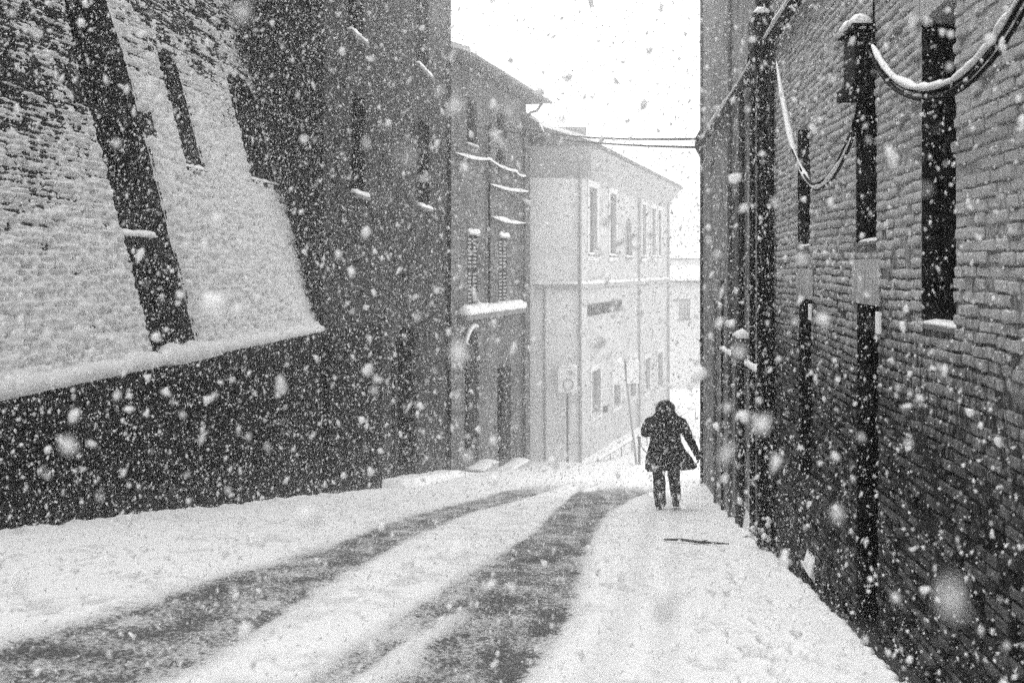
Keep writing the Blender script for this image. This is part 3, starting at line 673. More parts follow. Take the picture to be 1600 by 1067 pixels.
m.add([(XB, -14, ZB), (bx(Z1), -14, Z1), (-12, -14, Z1), (-12, -14, ZB), (XB, YE, ZB), (bx(Z1), YE, Z1), (-12, YE, Z1), (-12, YE, ZB)], [(0, 1, 2, 3), (4, 7, 6, 5), (1, 5, 6, 2), (3, 2, 6, 7)])
m.box(-12, bx(Z1) - .05, -14, YE, Z1 + .004, 16.0)  # unseen upper wall, added to keep sky light off the near street
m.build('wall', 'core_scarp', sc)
# plinth the slope stands on
m = MB(); m.box(-9, -5.80, -14, YE, -8.5, ZB); m.box(-5.80, -5.70, 11.62, 12.95, ZB - .28, ZB - .002)
pl = m.build('plinth', 'core_scarp', sc)
for o in SL:
    fy0, fy1 = o['y0'] + .003, o['y1'] - .003
    m = MB(); xb = o['xb']; m.box(xb + .01, xb + .05, fy0 + .05, fy1 - .05, o['z0'] + .05, o['z1'] - .05); w = m.build('window', 'glass', sc)
    m = MB(); c = (fy0 + fy1) / 2
    m.box(xb + .052, xb + .10, c - .03, c + .03, o['z0'] + .03, o['z1'] - .03)
    for k in range(1, 5): z = o['z0'] + (o['z1'] - o['z0']) * k / 5; m.box(xb + .055, xb + .095, fy0 + .05, fy1 - .05, z - .02, z + .02)
    m.build('leading', 'iron', w)
# sill, transom and sill ledges
m = MB(); m.box(-6.95, bx(.45) + .02, 11.605, 12.6, .36, .44); so = m.build('sill', 'core_scarp', sc)
q = MB(); snow_strip(q, [(bx(.45) - .06, 11.66, .44), (bx(.45) - .06, 12.55, .44)], .10, .08, 3); q.build('snow', 'snow', so, True)
m = MB(); m.box(-7.2, bx(2.1) - .05, 11.605, 12.925, 2.05, 2.14); m.build('transom', 'core_scarp', sc)
for o, k in ((SL[1], 21), (SL[2], 22)):
    m = MB(); z = o['z0']; m.box(bx(z) - .25, bx(z) + .09, o['y0'] - .03, o['y1'] + .06, z - .10, z - .02); so = m.build('sill', 'core_scarp', sc)
    q = MB(); snow_strip(q, [(bx(z) - .03, o['y0'] - .02, z - .02), (bx(z) - .03, o['y1'] + .05, z - .02)], .11, .07, k); q.build('snow', 'snow', so, True)
# bricks of the slope: nearest ones single, the rest together
scarp_bricks = lay_courses(7.0, YE - .05, ZB + .03, lambda y: .31 * y + .8, SL, 5)
cand = sorted([b for b in scarp_bricks if 8.4 < b[0] < 12 and -.1 * b[0] < b[1] < .30 * b[0] and b[1] > .2], key=lambda b: b[0])[:300]
single = set(id(b) for b in cand)
k_ = 1 / math.sqrt(1 + BAT * BAT)
vm2 = {}
for key, (P, Fq) in VAR.items():
    me = bpy.data.meshes.new('brick'); off = P[:, 1] + .028; Pw = np.stack([off * k_ - BAT * P[:, 2], P[:, 0], P[:, 2] + off * BAT * k_], 1)
    me.from_pydata(Pw.tolist(), [], Fq[:, ::-1].tolist()); me.materials.append(M['brick_scarp']); me.update(); vm2[key] = me
SV, SF, base = [], [], 0
for b in scarp_bricks:
    y, z, li, L = b; s = rr.randrange(4); push = rr.gauss(0, .006)
    if id(b) in single:
        o = bpy.data.objects.new('brick', vm2[(li, s)]); o.location = (bx(z) + push, y, z); o.scale = (1, L / LENS[li], 1); o.parent = sc; COL.objects.link(o)
    else:
        P, Fq = VAR[(li, s)]; off = P[:, 1] + .028 + push
        SV.append(np.stack([bx(z) + off * k_ - BAT * P[:, 2], P[:, 0] * (L / LENS[li]) + y, z + P[:, 2] + off * BAT * k_], 1)); SF.append(Fq[:, ::-1] + base); base += len(P)
tag(np_mesh('bricks', np.concatenate(SV), np.concatenate(SF), 'brick_scarp', sc), kind='stuff')
pb_ = lay_courses(7.5, 21.85, -5.9, lambda y: ZB - .10 if y < YE - .2 else -1.45, [], 9)
SV, SF, base = [], [], 0
for y, z, li, L in pb_:
    if z < gz(-5.8, y) - .15: continue
    P, Fq = VAR[(li, rr.randrange(4))]; xf = -5.797 if y + L < YE - .01 else -5.677
    if y < YE < y + L + .02: continue
    SV.append(np.stack([P[:, 1] + xf + .012 + rr.gauss(0, .006), P[:, 0] * (L / LENS[li]) + y, P[:, 2] + z + .008 * math.sin(y * 1.3)], 1)); SF.append(Fq[:, ::-1] + base); base += len(P)
tag(np_mesh('bricks', np.concatenate(SV), np.concatenate(SF), 'brick_scarp', sc), kind='stuff')
# snow clinging to the slope
def clinging_snow():
    ys = np.arange(6.6, YE + .02, .021); zs = np.arange(ZB - .02, 6.3, .021)
    Y, Z = np.meshgrid(ys, zs)
    lump = fbm(Y * 11 + 3, Z * 13, 3); rows = fbm(Y * 2.4, Z * 13.0, 3); big = fbm(Y * .9 + 40, Z * .8, 3); fine = fbm(Y * 30, Z * 30, 2)
    high = np.interp(Y, [8, 10, 11.3, 11.8, 13, 15, 17.9], [-.3, .15, .6, 1.9, 2.5, 2.4, 1.2])
    cov = 1.0 - 0.60 * np.clip((Z - high) / 1.1, -.3, 1.7) * np.clip(.6 + big, .4, 1.4)
    cov = cov - .35 * sstep(YE - .55, YE, Y) * sstep(.1, .5, big + .1)
    course = ((Z - ZB - .03) / BH) % 1.0                        # snow lies on the upper edge of every course
    h = (.010 + .055 * (cov - .62) + .110 * (lump - .5) + (.07 + .10 * np.clip(1 - cov, 0, .6)) * (rows - .5) + .035 * (fine - .5)
         + .016 * np.cos(course * 2 * math.pi) * np.clip(1.5 - cov, .3, 1))
    h = h + .10 * np.exp(-(Z - ZB) / .10) + .02
    h = np.where(h > .07, .07 + (h - .07) * .5, h)
    edge = np.full(Y.shape, 9.0)
    for o in SL:
        w = (o['y1'] - o['y0']) / 2; c = (o['y0'] + o['y1']) / 2; zb = o['z1'] - o['arch']
        dy = np.abs(Y - c) - w
        zz = np.where(Z > zb, (Z - zb) / o['arch'], 0); r_ = np.sqrt((np.clip(np.abs(Y - c) / w, 0, None)) ** 2 + zz ** 2)
        d = np.where(Z > zb, (r_ - 1) * w, dy); d = np.where(Z < o['z0'], np.maximum(d, o['z0'] - Z), d)
        d = d + (fbm(Y * 9, Z * 9, 3) - .5) * .07
        edge = np.minimum(edge, d)
    for a0, a1, c0, c1 in ((12.7, 13.24, 1.94, 2.28), (11.28, 11.8, 2.10, 2.55)):      # bare impost stones
        edge = np.minimum(edge, np.maximum(np.abs(Y - (a0 + a1) / 2) - (a1 - a0) / 2, np.abs(Z - (c0 + c1) / 2) - (c1 - c0) / 2) + (fbm(Y * 14, Z * 14, 2) - .5) * .06)
    h = np.where(edge < .05, np.minimum(h, edge * 1.2 - .005), h)
    keep = (h > -.012) & (edge > -.03) & (Z < .31 * Y + .85)
    hk = np.maximum(h, -.012)
    X = XB - BAT * (Z - ZB) + (hk + .018) * k_; Zp = Z + (hk + .018) * BAT * k_
    nx, ny = len(ys), len(zs); idx = np.arange(nx * ny).reshape(ny, nx)
    F = np.stack([idx[:-1, :-1], idx[:-1, 1:], idx[1:, 1:], idx[1:, :-1]], -1).reshape(-1, 4)
    kf = keep.ravel()[F].any(1) & (edge.ravel()[F] > -.035).all(1); F = F[kf]
    used = np.unique(F); mp = -np.ones(nx * ny, int); mp[used] = np.arange(len(used))
    V = np.stack([X, Y, Zp], -1).reshape(-1, 3)[used]
    return tag(np_mesh('snow', V, mp[F], 'wall_snow', sc, True), kind='stuff')
clinging_snow()
m = MB(); snow_strip(m, [(-5.90, y, ZB + .0) for y in np.linspace(6.5, 11.6, 20)], .15, .16, 31, 11)
snow_strip(m, [(-5.83, y, ZB - .0) for y in np.linspace(11.6, 12.95, 8)], .20, .20, 32, 11); snow_strip(m, [(-5.90, y, ZB) for y in np.linspace(12.95, YE - .02, 20)], .14, .15, 33, 11)
m.build('snow', 'wall_snow', pl, True)

# ================================================================= left: brick tower house
tw = thing('brick_tower', 'tall dark brick house with an arched doorway, rising left of the sky', 'building')
def ty(y): return y - YE
TO = [dict(s0=ty(19.75), s1=ty(20.85), z0=1.67, z1=3.95, d=.12), dict(s0=ty(26.4), s1=ty(28.1), z0=1.86, z1=4.5, d=.12), dict(s0=ty(19.5), s1=ty(20.7), z0=5.2, z1=7.6, d=.12), dict(s0=ty(26.2), s1=ty(28.0), z0=6.0, z1=8.6, d=.12),
      dict(s0=ty(23.3), s1=ty(26.3), z0=-6.1, z1=-1.6, d=.22, arch=1.1)]
ft = Facade(tw, (-5.80, YE + .003), (-5.80, 31.2), -9, 16.0, 7.0, 'tower', TO)  # height above the view raised to shade the near street
for o in TO[:4]: ft.window(o, 1, 3, snowh=.10, sdepth=.12, pmat='void', fmat='void')
ft.door(TO[4], 2)
m = MB(); ft.blk(m, ty(23.3) + .25, ty(23.3) + .50, -5.6, -2.4, -.14, .04); m.build('door_post', 'tower', tw)
m = MB(); m.box(-14, -5.803, YE + .001, YE + .45, -1.3, 15.9); m.build('return_wall', 'core_scarp_x', tw)
m = MB(); m.box(-5.797, -5.68, YE + .004, 21.9, -9, -1.35); tp = m.build('plinth', 'core_scarp', tw)
m = MB(); ft.blk(m, ty(24.4), ty(25.5), -.32, -.10, .004, .05)
vo = m.build('vent', 'iron', tw)
for i in range(4):
    q = MB(); ft.blk(q, ty(24.45), ty(25.45), -.30 + i * .05, -.275 + i * .05, .052, .075); q.build('slat', 'iron', vo)
pipe(tw, [(-5.70, 30.9, 15.8), (-5.70, 30.9, -7.3)], .07, 'iron', [(-5.70, 30.9, z) for z in np.arange(-5.5, 9, 2.4)])

# ================================================================= left: third house, eaves and shutters
h3 = thing('shuttered_house', 'brick house with slatted shutters, snowy balcony ledge and overhanging eaves', 'house')
H3 = [dict(s0=1.69, s1=2.69, z0=4.6, z1=6.3, d=.25), dict(s0=4.8, s1=5.85, z0=4.15, z1=6.3, d=.25), dict(s0=1.75, s1=2.75, z0=-1.45, z1=1.25, d=.22), dict(s0=5.02, s1=6.0, z0=-1.46, z1=1.25, d=.22),
      dict(s0=1.5, s1=2.9, z0=-7.25, z1=-2.25, d=.5, arch=.8), dict(s0=4.88, s1=6.5, z0=-7.95, z1=-4.0, d=.4)]
f3 = Facade(h3, (-5.8, 31.205), (-3.9, 39.4), -11, 7.35, 7.0, 'house3', H3)
f3.window(H3[0], 1, 2, snowh=.06); f3.window(H3[1], 1, 2, snowh=.06)
for o in H3[2:4]:
    f3.window(o, 1, 1, sill=False)
    for q in range(2):                                # closed shutters with slats
        a0 = o['s0'] + .02 + q * (o['s1'] - o['s0']) / 2; a1 = a0 + (o['s1'] - o['s0']) / 2 - .04
        m = MB(); f3.blk(m, a0, a0 + .06, o['z0'] + .02, o['z1'] - .02, -.05, .0); f3.blk(m, a1 - .06, a1, o['z0'] + .02, o['z1'] - .02, -.05, .0); f3.blk(m, a0 + .06, a1 - .06, -.14, -.06, -.05, .0)
        f3.blk(m, a0 + .06, a1 - .06, o['z0'] + .02, o['z1'] - .02, -.065, -.05)
        so = m.build('shutter', 'shutter', h3)
        for k in range(18):
            z = o['z0'] + .08 + k * .143
            if abs(z + .1) < .12: continue
            w = MB(); f3.blk(w, a0 + .062, a1 - .062, z, z + .07, -.048, -.012); w.build('slat', 'trim', so)
    m = MB(); f3.blk(m, o['s0'] - .05, o['s1'] + .05, o['z1'] + .003, o['z1'] + .08, .003, .12); lo = m.build('lintel', 'trim', h3)
    m = MB(); snow_strip(m, [f3.p(o['s0'] - .05, o['z1'] + .08, .06), f3.p(o['s1'] + .05, o['z1'] + .08, .06)], .08, .16, o['s0']); m.build('snow', 'snow', lo, True)
f3.door(H3[4], 2); f3.door(H3[5], 2)
m = MB(); f3.blk(m, .9, 7.4, -1.86, -1.62, .003, .34); bo = m.build('balcony_ledge', 'lintel', h3)
m = MB(); snow_strip(m, [f3.p(a, -1.62, .18) for a in np.linspace(.9, 7.45, 18)], .24, .30, 41, 11); m.build('snow', 'snow', bo, True)
for a, b in ((1.4, 3.0), (4.7, 6.7)):
    m = MB(); zg = -7.30 if a < 2 else -8.0; f3.blk(m, a, b, zg - .7, zg, .003, .75); so = m.build('step', 'trim', h3)
    m = MB(); snow_strip(m, [f3.p(a, zg, .4), f3.p(b, zg, .4)], .38, .09, a, 11); m.build('snow', 'snow', so, True)
m = MB(); zz = -2.20; arc = [f3.p(2.2 - .85 * math.cos(t), -3.05 + .95 * math.sin(t), .10) for t in np.linspace(.35, math.pi * .62, 12)]
m.tube(arc, [.05 + .05 * math.sin(math.pi * i / 11) for i in range(12)], 8); m.build('snow', 'snow', h3, True)
pipe(h3, [f3.p(7.9, 7.1, .12), f3.p(7.9, -8.6, .12)], .07, 'pipe_grey', [f3.p(7.9, z, .12) for z in np.arange(-7, 7, 2.2)])
pipe(h3, [f3.p(8.5, 7.3, .75), f3.p(8.5, 6.95, .5), f3.p(8.45, 6.85, .2), f3.p(8.3, 6.6, .10)], .06, 'pipe_grey')
# roof with snow, soffit and gutter
m = MB(); ov = .85
m.prism([f3.p(-.1, 7.36, ov), f3.p(-.1, 7.46, ov), f3.p(-.1, 9.6, -5.5), f3.p(-.1, 7.36, -5.5)], f3.u * (f3.L + .9)); ro = m.build('roof', 'soffit', h3)
m = MB(); m.tube([f3.p(-.1, 7.40, ov + .07), f3.p(f3.L + .8, 7.40, ov + .07)], .075, 8); m.build('gutter', 'pipe_grey', ro, True)
m = MB(); m.prism([f3.p(-.1, 7.47, ov + .03), f3.p(-.1, 7.66, ov + .0), f3.p(-.1, 9.92, -5.6), f3.p(-.1, 9.62, -5.6)], f3.u * (f3.L + .9)); m.build('snow', 'snow', ro)
for i in range(14):
    m = MB(); a = .2 + i * .62; f3.blk(m, a, a + .10, 7.22, 7.357, -.02, ov - .06); m.build('rafter', 'soffit', ro)
# cables along that facade
def fac_cable(label, pts, snow_r, seed):
    P = []
    for (a, z), (b, y) in zip(pts, pts[1:]):
        for i in range(10): t = i / 10; P.append(f3.p(a + (b - a) * t, z + (y - z) * t - .10 * math.sin(math.pi * t), .16))
    P.append(f3.p(*pts[-1], .16)); return cable('facade_cable', label, [P], .022, (P, .0, 1, snow_r, seed), 'cables strung along the shuttered house')
fac_cable('upper snow-lined cable strung along the shuttered house under its top windows', [(.3, 4.05), (3.6, 4.2), (6.6, 4.05), (8.0, 4.0)], .06, 1)
fac_cable('middle snow-lined cable strung along the shuttered house', [(3.7, 3.25), (8.3, 3.35)], .075, 2)
fac_cable('lowest snow-lined cable on the shuttered house, just above the shutters', [(3.8, 2.0), (7.9, 1.95)], .09, 3)
m = MB(); m.tube([f3.p(3.66, 5.6, .12), f3.p(3.66, -1.5, .12)], .05, 8); tag(m.build('cable_riser', 'iron'), 'dark vertical cable riser on the shuttered house between its windows', 'conduit')

# wires over the street
for i, (za, zb_, sg) in enumerate(((5.55, 2.74, .14), (5.35, 2.56, .12))):
    A = f3.p(3.66, za, .2); B = f3.p(8.3, 6.08 - .17 * i, .2); C = Vector((XR - .08, 18.9, zb_))
    P = [A.lerp(B, t / 8) for t in range(8)] + sag(B, C, sg, 40)
    cable('overhead_wire', ('upper' if i == 0 else 'lower') + ' of the two black wires crossing the street against the sky', [P], .028, None, 'wires crossing the street')
wb = thing('wire_bracket', 'dark iron bracket at the house corner holding the wires over the street', 'bracket')
m = MB(); m.tube([(XR - .02, 18.95, 2.95), (XR - .13, 18.95, 2.75), (XR - .13, 18.95, 2.55), (XR - .02, 18.95, 2.35)], .035, 8); m.build('arm', 'iron', wb, True)
m = MB(); m.box(XR - .17, XR - .08, 18.88, 19.02, 2.58, 2.72); m.build('insulator', 'iron', wb)

# small roof showing behind the shuttered house
nb = thing('lean_to_house', 'narrow house squeezed behind the shuttered house, only its dark eave corner showing', 'house')
fn = Facade(nb, (-4.1, 39.9), (-4.1, 43.6), -11, 6.3, 6.0, 'house3', [])
m = MB(); m.prism([fn.p(-.2, 6.32, .75), fn.p(-.2, 6.46, .75), fn.p(-.2, 7.6, -1.2), fn.p(-.2, 6.32, -1.2)], fn.u * 4.0); ro = m.build('roof', 'soffit', nb)
m = MB(); m.prism([fn.p(-.2, 6.47, .76), fn.p(-.2, 6.62, .72), fn.p(-.2, 7.85, -1.3), fn.p(-.2, 7.62, -1.3)], fn.u * 4.0); m.build('snow', 'snow', ro)

# ================================================================= far end: pale corner building
h4 = thing('corner_building', 'pale hazy brick building closing the street, coved eaves and tall narrow windows', 'building')
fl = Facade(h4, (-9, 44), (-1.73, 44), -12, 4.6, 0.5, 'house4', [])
fl.wall.data.materials.clear(); fl.wall.data.materials.append(masonry_mat('hazed_brick_front', .76, .84, .80, 'X', .1, var=.16))  # lighter brick copy: haze and this face's missing light put into the colour
O4 = [dict(s0=1.7, s1=3.2, z0=.75, z1=4.2), dict(s0=5.9, s1=7.3, z0=.75, z1=4.2), dict(s0=9.6, s1=11.4, z0=.72, z1=3.1, arch=1.1), dict(s0=14.1, s1=15.3, z0=.8, z1=4.15), dict(s0=17.1, s1=18.3, z0=.85, z1=4.1), dict(s0=19.3, s1=20.3, z0=.85, z1=4.1),
      dict(s0=2.2, s1=3.9, z0=-7.6, z1=-5.3), dict(s0=6.7, s1=8.3, z0=-7.8, z1=-5.4), dict(s0=10.7, s1=12.4, z0=-7.9, z1=-5.5), dict(s0=15.0, s1=16.5, z0=-8.0, z1=-5.9), dict(s0=19.1, s1=20.9, z0=-8.3, z1=-5.9)]
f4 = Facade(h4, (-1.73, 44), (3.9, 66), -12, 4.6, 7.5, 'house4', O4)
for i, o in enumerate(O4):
    f4.window(o, 1, 3 if i < 6 else 1, sill=i < 6, snowh=.10, surround=(.22 if i >= 6 else (.25 if i not in (2,) else None)), frame=.07, fmat='hazed_grey', pmat='hazed_grey')
# string course with snow, coved cornice, gutter, roof
for f_, L in ((fl, 7.27), (f4, 22.7)):
    m = MB(); f_.blk(m, .0, L, -.98, -.74, .003, .16); so = m.build('string_course', 'trim', h4)
    m = MB(); snow_strip(m, [f_.p(a, -.74, .09) for a in np.linspace(.05, L - .05, 12)], .10, .14, L, 9); m.build('snow', 'snow', so, True)
    m = MB(); poly = [(0.003, 4.45), (.06, 4.75), (.22, 5.15), (.5, 5.55), (.85, 5.85), (.9, 6.0), (-.3, 6.0), (-.3, 4.61), (.003, 4.61)]
    m.prism([f_.p(-.02 if f_ is f4 else 0, z, o_) for o_, z in poly], f_.u * (L + (1.0 if f_ is f4 else .6))); m.build('cornice', 'trim', h4)
    m = MB(); m.tube([f_.p(0, 5.98, .98), f_.p(L + .9, 5.98, .98)], .08, 8); m.build('gutter', 'pipe_grey', h4, True)
m = MB(); e = [fl.p(0, 6.02, .95), fl.p(7.6, 6.02, .95), f4.p(23.6, 6.02, .95)]
m.prism([f4.p(-.2, 6.02, .95), f4.p(-.2, 6.12, .95), f4.p(-.2, 8.0, -5), f4.p(-.2, 6.02, -5)], f4.u * 23.9); ro = m.build('roof', 'roof', h4)
m = MB(); m.prism([fl.p(0, 6.025, .95), fl.p(0, 6.125, .95), fl.p(0, 7.6, -4), fl.p(0, 6.025, -4)], fl.u * 7.5); m.build('roof', 'roof', h4)
m = MB(); m.prism([f4.p(-.2, 6.13, .97), f4.p(-.2, 6.32, .92), f4.p(-.2, 8.25, -5), f4.p(-.2, 8.02, -5)], f4.u * 23.9); m.build('snow', 'snow', ro)
pipe(h4, [(-1.66, 43.90, 5.6), (-1.66, 43.90, -9.6)], .07, 'trim', [(-1.66, 43.90, z) for z in np.arange(-8, 5, 2.5)])  # pipe tone lightened as well, distance haze put into it
pipe(h4, [f4.p(12.9, 4.5, .12), f4.p(12.9, -9.9, .12)], .07, 'trim', [])
pipe(h4, [f4.p(23.4, 5.9, .9), f4.p(23.2, 5.6, .3), f4.p(22.6, 5.2, .12), f4.p(22.6, -10, .12)], .09, 'trim', [])
pipe(h4, [fl.p(5.6, -.9, .10), fl.p(5.6, -9.6, .10)], .05, 'trim', [])
# barred basement light under the string course
m = MB(); f4.blk(m, 1.4, 8.7, -2.42, -1.80, .004, .03); go = m.build('grille', 'hazed_grey', h4)
for i in range(26):
    q = MB(); a = 1.45 + i * .278 + .04 * math.sin(i * 5); f4.blk(q, a, a + .10 + .05 * math.sin(i * 3.1), -2.40, -1.82, .032, .07); q.build('bar', 'pipe_grey', go)
m = MB(); f4.blk(m, 4.55, 4.95, -7.75, -7.45, .003, .18); m.build('letter_box', 'pipe_grey', h4)

# ================================================================= street furniture at the far end
sg1 = thing('notice_box', 'pale square sign with a ring emblem on a post against the far building', 'sign')
m = MB(); m.box(-2.72, -1.83, 43.35, 43.62, -5.98, -4.78); m.build('panel', 'sign', sg1)
m = MB()
ring = [(-2.22 + .24 * math.cos(t), 43.335, -5.58 + .26 * math.sin(t)) for t in np.linspace(0, 2 * math.pi, 25)]
m.tube(ring, .035, 6, False); m.build('ring_emblem', 'sign_ink', sg1, True)
m = MB(); m.box(-2.32, -1.92, 43.325, 43.348, -5.10, -5.04); m.box(-2.25, -2.0, 43.325, 43.348, -5.0, -4.95); m.build('print_lines', 'sign_ink', sg1)
m = MB(); m.tube([(-2.28, 43.5, -5.98), (-2.28, 43.5, -9.8)], .05, 8); m.build('post', 'pipe_grey', sg1, True)
m = MB(); snow_strip(m, [(-2.72, 43.48, -4.78), (-1.83, 43.48, -4.78)], .15, .14, 3); m.build('snow', 'snow', sg1, True)
sg2 = thing('leaning_signpost', 'snowy leaning pole carrying two square sign panels, left of the walker', 'sign')
A = Vector((1.0, 40, gz(1.0, 40) - .1)); B = Vector((.46, 40, -4.1))
m = MB(); m.tube([A, B], .055, 8); m.build('pole', 'trim', sg2, True)
for x0, x1, z0, z1 in ((-.08, .44, -5.15, -4.25), (.55, 1.09, -5.1, -4.15)):
    m = MB(); m.box(x0, x1, 39.88, 39.93, z0, z1); po = m.build('panel', 'sign', sg2)
    m = MB(); snow_strip(m, [(x0, 39.905, z1), (x1, 39.905, z1)], .07, .12, x0); m.build('snow', 'snow', po, True)
m = MB(); m.box(-.02, 1.0, 39.94, 39.97, -4.35, -4.28); m.box(.3, .95, 39.94, 39.97, -5.0, -4.94); m.build('crossbar', 'pipe_grey', sg2)
def bollard(x, y, label):
    t = thing('bollard', label, 'bollard', 'bollards at the far end'); z = gz(x, y)
    m = MB(); m.tube([(x, y, z - .1), (x, y, z + 1.2)], .06, 10); m.build('post', 'pipe_grey', t, True)
    m = MB(); m.tube([(x, y, z + 1.2), (x, y, z + 1.27), (x, y, z + 1.36)], [.085, .085, .02], 10); m.build('cap', 'pipe_grey', t, True)
    m = MB(); m.tube([(x, y, z + 1.32), (x, y, z + 1.38), (x, y, z + 1.47)], [.09, .08, .02], 10); m.build('snow', 'snow', t, True); return t
bollard(1.10, 39.6, 'snow-capped grey bollard at the foot of the leaning signpost')
bollard(2.0, 40.2, 'snow-capped grey bollard mostly behind the walker, at the far end of the chain')
ch = sag((1.10, 39.6, gz(1.1, 39.6) + 1.1), (2.0, 40.2, gz(2, 40.2) + 1.1), .55, 24)
cable('bollard_chain', 'snowy chain slung between two bollards beside the walker', [ch], .03, (ch, 0, 1, .035, 3))
rl = thing('handrail', 'long snow-covered handrail sloping up behind the signpost along the far building', 'railing')
RP = [Vector((-.8, 43.4, gz(-.8, 43.4) + .1)), Vector((1.2, 47.6, gz(1.2, 47.6) + .75)), Vector((5.4, 59, gz(5.4, 59) + 1.0))]
m = MB(); m.tube(RP, .05, 8); m.build('rail', 'pipe_grey', rl, True)
for i in range(7):
    t = .3 + i * .28; p = RP[0].lerp(RP[1], t) if t < 1 else RP[1].lerp(RP[2], (t - 1) / 1.0) if t < 2 else RP[2]
    m = MB(); z = gz(p.x, p.y); m.tube([(p.x, p.y, z - .1), (p.x, p.y, p.z)], .03, 6); m.build('baluster', 'pipe_grey', rl, True)
m = MB(); snow_strip(m, [RP[0].lerp(RP[1], t / 8) + Vector((0, 0, .04)) for t in range(9)] + [RP[1].lerp(RP[2], t / 12) + Vector((0, 0, .04)) for t in range(1, 13)], .09, .14, 6); m.build('snow', 'snow', rl, True)

# pale houses dissolving in the snowfall beyond
def far_house(label, x0, x1, y, zt, roof, nwin):
    t = thing('distant_house', label, 'house', 'houses lost in the snowfall')
    f_ = Facade(t, (x0, y), (x1, y), -12, zt, 8, 'pale_trim', [dict(s0=1 + i * 2.4, s1=2 + i * 2.4, z0=zt - 3.2, z1=zt - 1.4, d=.2) for i in range(nwin)])  # pale wall material puts the distance haze into the colour
    for o in f_.op: f_.window(o, 1, 1, snow=False, fmat='trim', pmat='trim')
    m = MB(); m.prism([f_.p(-.4, zt + .002, .5), f_.p(-.4, zt + .15, .5), f_.p(-.4, zt + roof, -4), f_.p(-.4, zt + .15, -8.4), f_.p(-.4, zt + .002, -8.4)], f_.u * (f_.L + .8)); ro = m.build('roof', 'roof', t)
    m = MB(); m.prism([f_.p(-.45, zt + .16, .55), f_.p(-.45, zt + .4, .5), f_.p(-.45, zt + roof + .28, -4), f_.p(-.45, zt + .4, -8.5), f_.p(-.45, zt + .16, -8.5), f_.p(-.45, zt + roof + .01, -4)], f_.u * (f_.L + .9)); m.build('snow', 'snow', ro)
far_house('pale distant house with a snowy roof between the corner building and the plastered house', 4.6, 12, 78, -1.2, 1.2, 3)
far_house('taller faint house behind, its roof just above the distant snowy roof', 4, 18, 100, 1.0, 1.4, 5)

# ================================================================= things lying about
st = MB(); st.tube([(.60, 10.83, gz(.6, 10.83) + .02), (.80, 10.76, gz(.8, 10.76) + .035), (1.02, 10.72, gz(1.02, 10.72) + .02), (1.35, 10.60, gz(1.35, 10.6) + .03)], [.012, .016, .018, .010], 7)
so = tag(st.build('stick', 'wood', None, True), 'thin dark stick lying across the snow behind the walker', 'stick')
m = MB(); m.tube([(1.02, 10.72, gz(1.02, 10.72) + .02), (1.12, 10.80, gz(1.12, 10.8) + .04)], [.010, .005], 6); m.build('twig', 'wood', so, True)
pb = thing('snowy_weed', 'small weed loaded with snow at the foot of the rainwater pipe', 'plant'); zg = gz(1.7, 10.5)
r2 = random.Random(4); lm = MB(); sm = MB(); tm = MB()
for i in range(16):
    a = r2.uniform(0, 6.28); h = r2.uniform(.12, .42); e = Vector((1.70 + .11 * math.cos(a), 10.5 + .16 * math.sin(a), zg + h)); b0 = Vector((1.72, 10.5, zg - .05))
    tm.tube([b0, (b0 + e) / 2 + Vector((0, 0, .05)), e], [.006, .005, .003], 5)
    lf = MB(); d = Vector((math.cos(a), math.sin(a), -.3)).normalized(); w_ = Vector((-math.sin(a), math.cos(a), 0)); L = r2.uniform(.05, .09)
    lf.prism([e, e + d * L * .5 + w_ * L * .35, e + d * L, e + d * L * .5 - w_ * L * .35], Vector((0, 0, .004))); lf.build('leaf', 'shutter', pb)
    if i % 2 == 0: sm.tube([e + Vector((0, 0, -.02)), e + Vector((0, 0, .02)), e + Vector((0, 0, .05))], [.025, .045, .012], 7)
tm.build('stems', 'shutter', pb, True); tag(sm.build('snow', 'snow', pb, True), kind='stuff')

